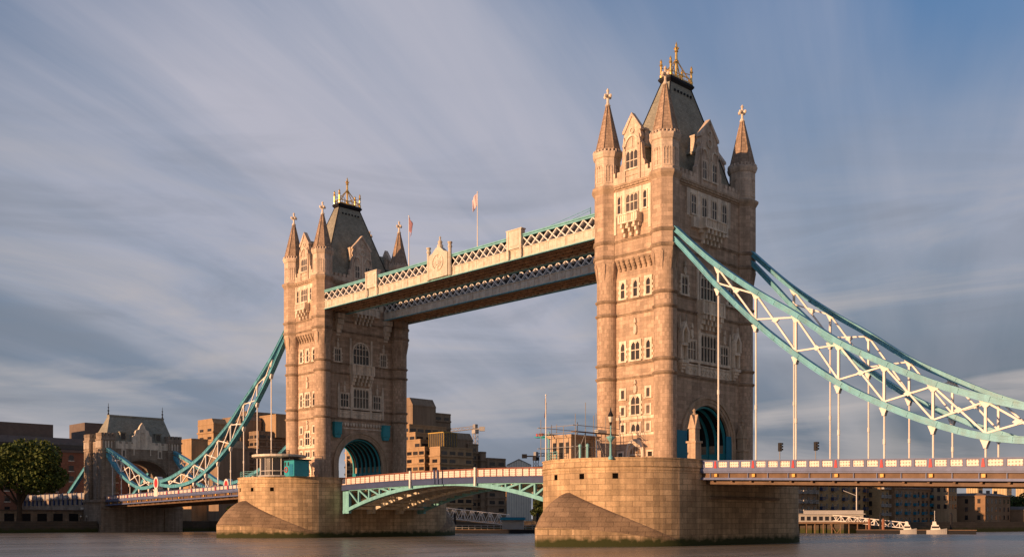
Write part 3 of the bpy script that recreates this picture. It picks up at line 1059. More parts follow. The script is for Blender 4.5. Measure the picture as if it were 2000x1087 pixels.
    g.lathe([(0.2, 66.95), (0.28, 67.6), (0.16, 68.0), (0.2, 69.6), (0.38, 69.9), (0.2, 70.2), (0.17, 71.2), (0.32, 71.35), (0.2, 71.5), (0.3, 71.8), (0.16, 72.1), (0.16, 72.3), (0.03, 72.76)], x, 0, 10)
    for k in range(6):
        a = k * pi / 3
        g.tube((x + 0.1 * cos(a), 0.1 * sin(a), 71.5), (x + 0.4 * cos(a), 0.4 * sin(a), 71.85), 0.06, 5)
    g.build('gilt_cresting', 'gold', ro)
    return root


tower_s = make_tower()
tower_n = copy_tree(tower_s)
tower_n.location = (-TX, 0, PIER_TOP)
tower_n.rotation_euler = (0, 0, pi)
tower_n['label'] = 'smaller farther stone bridge tower with corner spires, rising behind the glass-walled cabin'

# ------------------------------------------------------------------ piers
PR, PY = 11.3, 11.6


def make_pier():
    root = thing('bridge_pier', (TX, 0, 0), 'nearer rounded granite pier with scaffolded hut on top, under the larger tower', 'pier', 'river piers of the bridge')
    def stadium(R, k=28):
        pts = []
        for i in range(k + 1):
            a = pi + pi * i / k
            pts.append((TX + R * cos(a), -PY + R * sin(a)))
        for i in range(k + 1):
            a = pi * i / k
            pts.append((TX + R * cos(a), PY + R * sin(a)))
        return pts
    def puv(co, n):
        x = co.x - TX
        if abs(n.z) > 0.9:
            return (co.x, co.y)
        if co.y < -PY:
            s = PR * atan2(x, -(co.y + PY))
        elif co.y > PY:
            s = 60 + PR * atan2(-x, (co.y - PY))
        else:
            s = (PR * pi / 2 + co.y + PY) if x > 0 else -(PR * pi / 2 + co.y + PY)
        return (s, co.z)
    b = MB()
    b.prism(stadium(PR), -4, 9.7)
    b.build('wall', 'pier_stone', root, uvfun=puv)
    b = MB()
    b.prism(stadium(PR + 0.10), 9.70, 9.95)
    b.prism(stadium(PR + 0.02), 9.95, 10.15)
    b.prism(stadium(PR + 0.16), 10.15, 10.38)
    b.prism(stadium(PR + 0.06), 10.38, PIER_TOP - 0.15)
    b.prism(stadium(PR + 0.16), PIER_TOP - 0.15, PIER_TOP)
    b.build('coping', 'pier_stone', root, uvfun=puv)
    # pointed cutwaters with a sloping back
    for sg in (-1, 1):
        c = MB(); top = MB()
        N = 24; Mb = 8
        outer = []
        PH = radians(82)
        def zwall(a):
            return 2.3 * (1 - abs(a) ** 1.5) + 0.1
        for i in range(-N, N + 1):
            a = i / N
            ph = a * PH
            rho = PR + 6.0 * (1 - abs(a)) ** 3.3 + 0.04
            outer.append(Vector((rho * sin(ph), -PY - rho * cos(ph))))
        vt = []
        for i, p in enumerate(outer):
            a = (i - N) / N
            ph = a * PH
            q = Vector((PR * sin(ph), -PY - PR * cos(ph)))
            zt = 0.25 + 6.65 * (1 - abs(a))
            zo = min(zwall(a), zt)
            for j in range(Mb + 1):
                u = j / Mb
                pp = p.lerp(q, u)
                zz = zo + (zt - zo) * sin(u * pi / 2) ** 0.85
                vt.append((TX + pp.x, pp.y if sg < 0 else -pp.y, zz))
        W = Mb + 1
        fs = []
        for i in range(2 * N):
            for j in range(Mb):
                fs.append((i * W + j, (i + 1) * W + j, (i + 1) * W + j + 1, i * W + j + 1))
        top.add(vt, fs)
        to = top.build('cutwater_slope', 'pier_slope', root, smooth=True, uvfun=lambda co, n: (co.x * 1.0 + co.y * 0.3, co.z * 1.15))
        wv = []; wf = []
        for i, p in enumerate(outer):
            zo = zwall((i - N) / N)
            y = p.y if sg < 0 else -p.y
            wv += [(TX + p.x, y, -4), (TX + p.x, y, zo)]
        for i in range(2 * N):
            wf.append((2 * i, 2 * i + 2, 2 * i + 3, 2 * i + 1))
        c.add(wv, wf)
        c.build('cutwater_wall', 'pier_stone', root)
    d = []
    for ang in (-14, 10, 33):
        a = radians(ang)
        for sg in (-1, 1):
            m = MB(Matrix.Translation((TX, sg * PY, 0)) @ Matrix.Rotation((a if sg < 0 else pi + a), 4, 'Z'))
            m.box(-0.34, 0.34, -PR - 0.04, -PR + 0.3, 8.6, 9.3)  # black box proud of the wall paints in the hole's shade
            m.build('drain_opening', 'hole_shade', root)
    # ledge beam and fenders on the flat flanks
    f = MB()
    for sx in (-1, 1):
        f.box(*sorted((TX + sx * PR, TX + sx * (PR + 0.25))), -8, 9, 6.1, 6.45)
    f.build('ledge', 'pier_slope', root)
    return root


pier_s = make_pier()
pier_n = copy_tree(pier_s)
pier_n.location = (-TX, 0, 0)
pier_n['label'] = 'farther rounded granite pier under the smaller tower, carrying the glass-walled cabin'
# ------------------------------------------------------------------ suspension chains
UP = [(46.9, 43.2), (48, 42.4), (50.9, 39.65), (54.8, 36.2), (60.4, 32.0), (66, 28.3), (71.6, 24.3), (77.2, 21.2), (82.8, 18.4), (88.4, 16.25), (94.8, 14.4), (100.8, 13.0), (106.6, 12.35)]
LO = [(46.9, 41.9), (48, 41.0), (51.7, 37.0), (54.8, 33.6), (60.4, 28.15), (66, 23.5), (71.6, 19.5), (77.2, 16.45), (82.8, 14.0), (88.4, 12.2), (94.8, 11.35), (100.8, 11.3), (106.6, 12.0)]
UP2 = [(106.6, 12.35), (111.9, 13.2), (115.1, 14.3), (122.5, 17.1), (128.7, 19.3), (136.8, 21.9)]
LO2 = [(106.6, 12.0), (111.9, 11.2), (117.1, 11.3), (123.1, 13.0), (128.0, 15.2), (133.7, 18.4), (136.8, 20.7)]
HANG = [54.8, 60.4, 66.0, 71.6, 77.2, 82.8, 88.4, 94.8, 100.8]
HANG2 = [111.7, 117.1, 122.8, 128.0, 133.4]


def interp(pts, x):
    for (a, b), (c, d) in zip(pts, pts[1:]):
        if a <= x <= c:
            return b + (d - b) * (x - a) / (c - a)
    return pts[-1][1]


def rail_z(sx, x):
    if sx > 0:
        return 11.1 - (x - 52.7) * 0.0317
    return min(11.2, 11.0 - (x - 66.0) * 0.0218)


def make_chain(sx, y, label):
    root = thing('suspension_chain', (sx * 77.0, y, 11.0), label, 'bridge chain', 'trussed suspension chains')
    segs = [(UP, LO, HANG)]
    if sx < 0:
        segs.append((UP2, LO2, HANG2))
    for up, lo, hang in segs:
        u = catmull(up, 4); l = catmull(lo, 4)
        for nm, pts in (('upper_chord', u), ('lower_chord', l)):
            P3 = [(sx * px_, y, pz) for px_, pz in pts]
            b = MB()
            b.sweep(P3, 0.78, 0.60)
            for dz in (-0.34, 0.34):
                b.sweep([(a, c, z + dz) for a, c, z in P3], 1.02, 0.10)
            b.sweep(P3, 0.86, 0.10)
            src = u if nm == 'upper_chord' else l
            for a in hang:
                b.sweep([(sx * (a - 0.55), y, interp(src, a - 0.55)), (sx * (a + 0.55), y, interp(src, a + 0.55))], 0.94, 0.64)
                b.sweep([(sx * (a + 2.6), y, interp(src, a + 2.6)), (sx * (a + 2.85), y, interp(src, a + 2.85))], 0.90, 0.63)
            b.build(nm, 'teal', root)
        nodes = list(hang)
        ends = nodes + ([106.6] if hang is HANG else [])
        if hang is HANG2:
            ends = nodes
        pairs = list(zip(nodes, nodes[1:]))
        for a, c in pairs:
            b = MB()
            ua, ub, la, lb_ = interp(u, a), interp(u, c), interp(l, a), interp(l, c)
            b.bar((sx * a, y, ua - 0.35), (sx * c, y, lb_ + 0.35), 0.2, 0.21)
            b.bar((sx * a, y, la + 0.35), (sx * c, y, ub - 0.35), 0.19, 0.2)
            mx = (a + c) / 2; mz = (ua + ub + la + lb_) / 4
            b.extr([(sx * (mx - 0.5), mz), (sx * mx, mz - 0.34), (sx * (mx + 0.5), mz), (sx * mx, mz + 0.34)], y - 0.15, y + 0.15)
            b.build('cross_brace', 'white_paint', root)
        for a in nodes:
            b = MB()
            b.bar((sx * a, y, interp(l, a) + 0.3), (sx * a, y, interp(u, a) - 0.3), 0.26, 0.27)
            b.extr([(sx * (a - 0.75), interp(u, a - 0.75) - 0.3), (sx * (a + 0.75), interp(u, a + 0.75) - 0.3), (sx * (a + 0.2), interp(u, a) - 0.95), (sx * (a - 0.2), interp(u, a) - 0.95)], y - 0.16, y + 0.16)
            b.build('post', 'white_paint', root)
        for a in nodes:
            b = MB()
            zl = interp(l, a)
            zd = rail_z(sx, a) - 1.1
            b.extr([(sx * (a - 0.5), zl - 0.3), (sx * (a + 0.5), zl - 0.3), (sx * (a + 0.2), zl - 1.0), (sx * (a + 0.14), zl - 1.25), (sx * (a - 0.14), zl - 1.25), (sx * (a - 0.2), zl - 1.0)], y - 0.3, y + 0.3)
            if zl - 1.2 > zd + 0.3:
                b.lathe([(0.115, zd), (0.115, zl - 1.2)], sx * a, y, 8)
                zm = zd + (zl - zd) * 0.42
                if zl - zd > 5:
                    b.lathe([(0.12, zm - 0.35), (0.17, zm - 0.25), (0.17, zm + 0.25), (0.12, zm + 0.35)], sx * a, y, 8)
            b.lathe([(0.3, zd), (0.3, zd + 0.1), (0.15, zd + 0.5)], sx * a, y, 8)
            b.build('hanger', 'white_paint', root)
    if sx < 0:
        M = Matrix(((1, 0, 0, sx * 106.6), (0, 1, 0, y), (0, 0, 1, 12.15), (0, 0, 0, 1)))
        b = MB(M)
        for i in range(1):
            b.ring(0, 0, 0.9, 1.25, -0.72, 0.72, a1=2 * pi, seg=24, e=1.25)
        p = b.build('pin_collar', 'white_paint', root)
        b = MB(M)
        b.extr([(0.9 * cos(2 * pi * i / 20), 0.9 * 1.25 * sin(2 * pi * i / 20)) for i in range(20)], -0.66, 0.66)
        b.build('pin_disc', 'red_paint', p)
        b = MB(M)
        b.box(-1.0, 1.0, -0.75, 0.75, -3.4, -1.6)
        b.box(-1.2, 1.2, -0.85, 0.85, -1.75, -1.5)
        b.build('pin_pedestal', 'white_paint', root)
    return root


make_chain(1, -TB, 'bright turquoise suspension chain with white bracing, frontmost beside the larger tower')
make_chain(1, TB, 'turquoise suspension chain partly behind the nearest one, hung from the larger tower')
make_chain(-1, -TB, 'long dark teal chain with red pin disc, climbing from the gatehouse to the smaller tower')
make_chain(-1, TB, 'teal chain mostly hidden behind another chain, beside the lit hotel wall')

# ------------------------------------------------------------------ approach decks
def make_deck(sx, x0, x1, label):
    root = thing('approach_deck', (sx * x0, 0, 9.0), label, 'bridge deck', 'side spans of the bridge')
    def X(a): return sx * a
    za, zb = rail_z(sx, x0), rail_z(sx, x1)
    def slopebox(b, y0, y1, t0, t1, xa=x0, xb=x1):
        z_a, z_b = rail_z(sx, xa), rail_z(sx, xb)
        vs = [(X(x), y, z + t) for x, z in ((xa, z_a), (xb, z_b)) for y in (y0, y1) for t in (t0, t1)]
        b.add(vs, [(0, 1, 3, 2), (4, 5, 7, 6), (0, 1, 5, 4), (2, 3, 7, 6), (0, 2, 6, 4), (1, 3, 7, 5)])
    b = MB(); slopebox(b, -8.6, 8.6, -1.55, -1.15); b.build('roadway', 'asphalt', root)
    for sy in (-1, 1):
        b = MB()
        def sl(a0, a1, t0, t1):
            slopebox(b, *sorted((sy * a0, sy * a1)), t0, t1)
        sl(8.6, 10.15, -1.42, -1.12)
        sl(8.6, 10.0, -1.62, -1.42)
        sl(9.2, 9.9, -2.45, -2.22)
        sl(9.2, 10.02, -2.5, -2.45)
        k = int((x1 - x0) / 2.8)
        for i in range(k):
            a = x0 + (i + 0.5) * (x1 - x0) / k
            slopebox(b, *sorted((sy * 9.6, sy * 9.78)), -2.24, -1.6, a - 0.06, a + 0.06)
        b.build('girder', 'girder_blue', root)
        b = MB()
        sl(9.4, 9.62, -2.22, -1.62)
        b.build('girder_web', 'girder_brown', root)
    # floor beams under the road
    b = MB()
    k = int((x1 - x0) / 2.8)
    for i in range(k):
        a = x0 + (i + 0.5) * (x1 - x0) / k
        slopebox(b, -9.2, 9.2, -2.75, -1.56, a - 0.14, a + 0.14)
    for yy in (-6, -3, 0, 3, 6):
        slopebox(b, yy - 0.15, yy + 0.15, -2.5, -1.56)
    slopebox(b, -8.7, -8.35, -3.05, -2.6)
    slopebox(b, 5.1, 5.5, -3.0, -2.76)
    b.build('floor_beam', 'girder_brown', root)
    # parapets
    hang = [h for h in HANG + [106.6] + HANG2 if x0 + 1 < h < x1 - 0.5]
    edges = [x0 + 0.3] + hang + [x1]
    for sy in (-1, 1):
        b = MB(); pan = []
        slopebox(b, *sorted((sy * 9.78, sy * 9.98)), -1.12, -0.93)
        slopebox(b, *sorted((sy * 9.72, sy * 10.04)), -0.13, 0.0)
        for a, c in zip(edges, edges[1:]):
            k = max(1, round((c - a - 0.5) / 1.72))
            for i in range(k + 1):
                q = a + 0.25 + (c - a - 0.5) * i / k
                slopebox(b, *sorted((sy * 9.78, sy * 10.0)), -0.93, -0.13, q - 0.17, q + 0.17)
                if i < k:
                    q1 = a + 0.25 + (c - a - 0.5) * (i + 1) / k
                    pan.append((q + 0.22, q1 - 0.22))
                    slopebox(b, *sorted((sy * 9.80, sy * 9.9)), -0.93, -0.13, q, q1)
        b.build('railing_frame', 'girder_blue', root)
        if sy < 0:
            for q, q1 in pan:
                b = MB()
                slopebox(b, -9.96, -9.9, -0.88, -0.2, q, q1)
                b.build('railing_panel', 'pierced_panel', root)
        for h in hang:
            if abs(h - 106.6) < 0.1:
                continue
            b = MB()
            z = rail_z(sx, h)
            b.extr([(X(h - 0.2), z - 1.0), (X(h + 0.2), z - 1.0), (X(h + 0.09), z - 0.1), (X(h - 0.09), z - 0.1)], *sorted((sy * 9.8, sy * 10.06)))
            b.build('railing_post', 'red_paint', root)
    for h in hang:
        b = MB()
        z = rail_z(sx, h)
        b.box(*sorted((X(h - 0.2), X(h + 0.2))), -9.95, -9.64, z - 2.1, z - 1.72)
        b.build('girder_light', 'amber', root)
    return root


make_deck(1, 52.4, 112, 'blue-grey roadway deck with white parapet panels, running past the right edge')
make_deck(-1, 52.4, 136.4, 'blue roadway deck with small white parapet panels between the gatehouse and the farther pier')

# ------------------------------------------------------------------ high-level walkways
def make_walkway(ya, yb, label, west):
    root = thing('high_walkway', (0, (ya + yb) / 2, 43.7), label, 'walkway', 'high footbridges between the towers')
    L = 35.6
    zb = 43.7
    b = MB()
    b.box(-L, L, ya + 0.35, yb - 0.35, 44.35, 44.6)
    for i in range(40):
        x = -L + 2 * L * (i + 0.5) / 40
        b.box(x - 0.12, x + 0.12, ya + 0.3, yb - 0.3, zb + 0.1, 44.35)
    for yy in (ya + 1.6, (ya + yb) / 2, yb - 1.6):
        b.box(-L, L, yy - 0.14, yy + 0.14, zb + 0.02, 44.35)
    for i in range(20):
        x = -L + 2 * L * i / 20; x2 = x + 2 * L / 20
        b.bar((x, ya + 0.5, zb + 0.3), (x2, yb - 0.5, zb + 0.3), 0.14, 0.12)
        b.bar((x, yb - 0.5, zb + 0.32), (x2, ya + 0.5, zb + 0.32), 0.14, 0.12)
    b.build('soffit', 'soffit', root)
    b = MB()
    b.box(-L, L, ya + 0.75, yb - 0.75, 44.6, 46.9)
    b.build('glazed_corridor', 'dark_glass', root)
    MS = Matrix(((0, 1, 0, 0), (1, 0, 0, 0), (0, 0, 1, 0), (0, 0, 0, 1)))
    r = MB(MS)
    r.extr([(ya + 0.2, 47.25), (yb - 0.2, 47.25), (yb - 0.8, 47.55), ((ya + yb) / 2, 47.85), (ya + 0.8, 47.55)], -L, L)
    r.build('roof', 'rail_brown', root)
    for yo, sg in ((ya, -1), (yb, 1)):
        lit = (sg < 0)
        b = MB()
        Y = lambda d0, d1: sorted((yo - sg * d0, yo - sg * d1))
        b.box(-L, L, *Y(0.0, 0.35), zb, zb + 0.18)
        b.box(-L, L, *Y(0.08, 0.3), zb + 0.18, 45.05)
        b.box(-L, L, *Y(-0.04, 0.35), 45.05, 45.18)
        n = 40
        for i in range(n + 1):
            x = -L + 2 * L * i / n
            b.box(x - 0.09, x + 0.09, *Y(0.02, 0.1), zb + 0.18, 45.05)
            if i < n:
                b.box(x + 0.35, x + 2 * L / n - 0.35, *Y(0.05, 0.1), zb + 0.42, zb + 0.48)
                b.box(x + 0.35, x + 2 * L / n - 0.35, *Y(0.05, 0.1), 44.82, 44.88)
        b.build('fascia', 'cream_iron', root)
        b = MB()
        b.box(-L, L, *Y(-0.06, 0.4), zb - 0.14, zb)
        b.box(-L, L, *Y(0.0, 0.4), 46.75, 46.95)
        b.box(-L, L, *Y(-0.05, 0.35), 47.05, 47.25)
        b.box(-L, L, *Y(0.1, 0.3), 46.95, 47.05)
        b.build('edge_rail', 'teal_pale' if west else 'teal', root)
        posts = [-18.9, 0, 18.0]
        bays = [(-L, -20.6), (-17.2, -3.0), (3.0, 16.4), (19.6, L)] if sg < 0 and west else [(-L, -0.3), (0.3, L)]
        for a, c in bays:
            b = MB()
            k = round((c - a) / 1.78)
            p = (c - a) / k
            for off, wd in ((0.02, 0.17), (0.34, 0.12)):
                y_ = yo - sg * (off + 0.07)
                for i in range(-1, k + 1):
                    for d in (1, -1):
                        # diagonals one and a half bays wide give the diamond mesh
                        x0_ = a + (i + (0 if d > 0 else 1)) * p
                        x1_ = x0_ + d * p * 1.0
                        lo_, hi_ = min(x0_, x1_), max(x0_, x1_)
                        if lo_ < a - 0.01 or hi_ > c + 0.01:
                            continue
                        b.bar((x0_, y_ - 0.025 * d, 45.18), (x1_, y_ - 0.025 * d, 46.75), 0.05, wd)
            b.build('lattice', 'white_paint', root)
        if sg < 0 and west:
            for xc, hw in ((-18.9, 1.7), (18.0, 1.6)):
                b = MB()
                b.box(xc - hw, xc + hw, yo - 0.3, yo + 0.5, 45.18, 48.0)
                b.box(xc - hw - 0.12, xc + hw + 0.12, yo - 0.4, yo + 0.6, 48.0, 48.18)
                for q in (xc - hw + 0.2, xc + hw - 0.2):
                    b.box(q - 0.2, q + 0.2, yo - 0.38, yo - 0.3, 43.7, 48.0)
                b.box(xc - hw + 0.65, xc + hw - 0.65, yo - 0.36, yo - 0.3, 45.6, 47.5)
                b.build('panel_post', 'cream_iron', root)
            # central crest
            b = MB()
            b.extr([(-2.4, 43.8), (2.4, 43.8), (2.4, 47.7), (1.5, 48.0), (0.5, 48.8), (-0.5, 48.8), (-1.5, 48.0), (-2.4, 47.7)], yo - 0.5, yo + 0.4)
            for r0, r1 in ((1.25, 1.4), (0.55, 0.75)):
                b.ring(0, 46.3, r0, r1, yo - 0.62, yo - 0.5, a1=2 * pi, seg=24)
            for a in range(8):
                t = a * pi / 4
                b.tube((0.75 * cos(t), yo - 0.54, 46.3 + 0.75 * sin(t)), (1.2 * cos(t), yo - 0.54, 46.3 + 1.2 * sin(t)), 0.08, 5)
            b.extr([(-0.4, 45.9), (0.4, 45.9), (0.45, 46.7), (0, 46.9), (-0.45, 46.7)], yo - 0.66, yo - 0.5)
            b.lathe([(0.5, 48.7), (0.55, 49.2), (0.33, 49.4), (0.42, 49.8), (0.2, 50.1), (0.12, 50.3), (0.2, 50.5), (0.03, 50.8)], 0, yo, 10)
            cr = b.build('crest', 'cream_iron', root)
            b = MB()
            for q in (-2.75, 2.75):
                b.lathe([(0.3, 43.7), (0.3, 48.3), (0.4, 48.4), (0.4, 48.55), (0.32, 48.6), (0.32, 49.0), (0.42, 49.05), (0.42, 49.25), (0.1, 49.35)], q, yo - 0.2, 8, pi / 8)
            b.build('crest_post', 'cream_iron', root)
    return root


make_walkway(-10.1, -4.0, 'sunlit cream lattice walkway with carved central crest, high between the towers', True)
make_walkway(5.1, 11.1, 'shaded grey lattice walkway seen underneath the sunlit one, high between the towers', False)

# stay cable beside the walkway roof
b = MB()
b.tube((32.5, -9.0, 48.6), (20.5, -9.0, 47.3), 0.04, 5)
b.tube((32.5, -9.0, 48.3), (26.5, -9.0, 47.3), 0.04, 5)
b.lathe([(0.07, 47.2), (0.07, 48.7)], 32.5, -9.0, 6)
tag(b.build('stay_cable', 'teal'), 'thin slanting cable on the walkway roof beside the larger tower', 'cable')

# ------------------------------------------------------------------ flags
def flag(x, y, z0, z1, fl, fh, m, label, dr):
    root = thing('flagpole', (x, y, z0), label, 'flag', 'flags on poles')
    b = MB()
    b.lathe([(0.09, z0), (0.05, z1), (0.11, z1 + 0.05), (0.11, z1 + 0.15), (0.02, z1 + 0.28)], x, y, 8)
    b.build('pole', 'white_paint', root)
    vs = []; fs = []
    nx, nz = 10, 8
    for j in range(nz + 1):
        for i in range(nx + 1):
            t = i / nx; q = j / nz
            drop = t * t * fh * 0.55
            xx = t * fl * (1 - 0.25 * q)
            vs.append((x + dr[0] * xx + 0.18 * sin(t * 9 + q * 2) * t * dr[1], y + dr[1] * xx + 0.18 * sin(t * 9 + q * 2) * t, z1 - 0.1 - q * fh - drop))
    for j in range(nz):
        for i in range(nx):
            a = j * (nx + 1) + i
            fs.append((a, a + 1, a + nx + 2, a + nx + 1))
    fl_ = MB().add(vs, fs)
    o = fl_.build('flag', m, root, smooth=True)
    md = o.modifiers.new('cloth', 'SOLIDIFY'); md.thickness = 0.02
    return root


flag(-9.0, -10.0 + 0.4, 47.2, 56.0, 0.75, 2.3, 'flag_red', 'pinkish red flag hanging on a white pole over the walkway, beside the smaller tower spire', (0.5, 0.6))
flag(8.75, -9.6, 47.2, 56.1, 0.95, 2.0, 'flag_pale', 'pale pink flag on the tallest white pole, over the middle of the walkway', (-0.85, -0.5))

# ------------------------------------------------------------------ bascule leaves
def make_leaf(sx, label):
    root = thing('bascule_leaf', (sx * 29.0, 0, 9.0), label, 'drawbridge leaf', 'opening leaves of the drawbridge')
    xe = 0.12
    xa = 29.3
    def X(a): return sx * a
    def top(a): return 10.25 - 0.0006 * a * a + 0.0
    def low(a): return 9.35 - 0.0054 * a * a
    n = 8
    xs = [xa - 1.6 - (xa - 1.6 - 5.2) * i / (n - 1) for i in range(n)]
    for y, m in ((-9.0, 'teal_pale'), (-3.4, 'cream_iron'), (3.4, 'cream_iron'), (9.0, 'teal_pale')):
        b = MB()
        pts = [(X(a), y, low(a)) for a in [xa - (xa - xe) * i / 20 for i in range(21)]]
        b.sweep(pts, 0.7, 0.62)
        pts = [(X(a), y, top(a) - 0.95) for a in [xa - (xa - xe) * i / 12 for i in range(13)]]
        b.sweep(pts, 0.6, 0.3)
        b.box(*sorted((X(xa), X(xa - 1.9))), y - 0.3, y + 0.3, low(xa) - 0.2, 9.6)
        # solid plate near the tip
        pl = [(X(a), low(a)) for a in (xe, 2, 4, 5.2)] + [(X(a), top(a) - 0.8) for a in (5.2, 2.5, xe)]
        b.extr(pl, y - 0.16, y + 0.16)
        g = b.build('main_girder', m, root)
        for i in range(n):
            v = MB()
            a = xs[i]
            v.bar((X(a), y, low(a)), (X(a), y, top(a) - 0.95), 0.42, 0.34)
            v.build('web_post', m, g)
        for i in range(n - 1):
            v = MB()
            a, c = xs[i], xs[i + 1]
            v.bar((X(a), y - 0.01, top(a) - 1.0), (X(c), y - 0.01, low(c) + 0.15), 0.36, 0.32)
            v.build('web_diagonal', m, g)
    b = MB()
    for i in range(12):
        a = xa - 2 - i * 2.3
        z = low(a)
        b.box(*sorted((X(a - 0.14), X(a + 0.14))), -8.7, 8.7, z - 0.05, z + 0.45)
        for yy in (-6.2, 0, 6.2):
            b.bar((X(a), yy - 2.6, z + 0.4), (X(a), yy + 2.6, top(a) - 1.0), 0.16, 0.2)
        b.tube((X(a), -8.8, top(a) - 1.1), (X(a), 8.8, top(a) - 1.1), 0.2, 6)
    b.build('cross_frame', 'cream_iron', root)
    b = MB()
    k = 14
    for i in range(k):
        a, c = xa - (xa - xe) * i / k, xa - (xa - xe) * (i + 1) / k
        vs = [(X(q), yy, top(q) + t) for q in (a, c) for yy in (-9.3, 9.3) for t in (-0.75, -0.5)]
        b.add(vs, [(0, 1, 3, 2), (4, 5, 7, 6), (0, 1, 5, 4), (2, 3, 7, 6), (0, 2, 6, 4), (1, 3, 7, 5)])
    b.build('roadway', 'asphalt', root)
    for sy in (-1, 1):
        b = MB(); fr = MB(); rl = MB(); pans = []
        k = 20
        for i in range(k):
            a, c = xa - (xa - xe) * i / k, xa - (xa - xe) * (i + 1) / k
            def seg(bb, q, q1, y0, y1, t0, t1):
                vs = [(X(s_), yy, top(s_) + t) for s_ in (q, q1) for yy in sorted((sy * y0, sy * y1)) for t in (t0, t1)]
                bb.add(vs, [(0, 1, 3, 2), (4, 5, 7, 6), (0, 1, 5, 4), (2, 3, 7, 6), (0, 2, 6, 4), (1, 3, 7, 5)])
            seg(b, a, c, 9.3, 9.62, -0.95, 0.05)
            seg(b, a, c, 9.3, 9.7, -0.1, 0.06)
            seg(fr, a, a - 0.14, 9.3, 9.6, 0.05, 1.3)
            seg(rl, a, c, 9.28, 9.66, 1.27, 1.42)
            p = MB(); seg(p, a - 0.2, c + 0.06, 9.38, 9.56, 0.12, 1.2)
            if sy < 0:
                p.build('railing_panel', 'pierced_panel', root)
            else:
                seg(fr, a - 0.2, c + 0.06, 9.38, 9.5, 0.12, 1.2)
        b.build('edge_girder', 'navy', root)
        rl.v, rl.f, k0 = rl.v + fr.v, rl.f + [tuple(i + len(rl.v) for i in f) for f in fr.f], 0
        rl.build('railing_frame', 'rail_brown', root)
    b = MB()
    q = 8.4
    b.box(*sorted((X(q - 0.18), X(q + 0.18))), -9.95, -9.6, low(q) - 0.15, top(q) + 1.6)
    b.build('fender_post', 'white_paint', root)
    if sx < 0:
        b = MB()
        for q in (1.1, 2.0):
            b.box(X(q) - 0.16, X(q) + 0.16, -9.8, -9.62, top(q) - 0.95, top(q) + 1.5)
        b.build('lock_post', 'navy', root)
    return root


make_leaf(-1, 'drawbridge leaf with sea-green truss and golden underside, hinged at the farther pier')
make_leaf(1, 'drawbridge leaf with sea-green truss, hinged at the nearer pier')
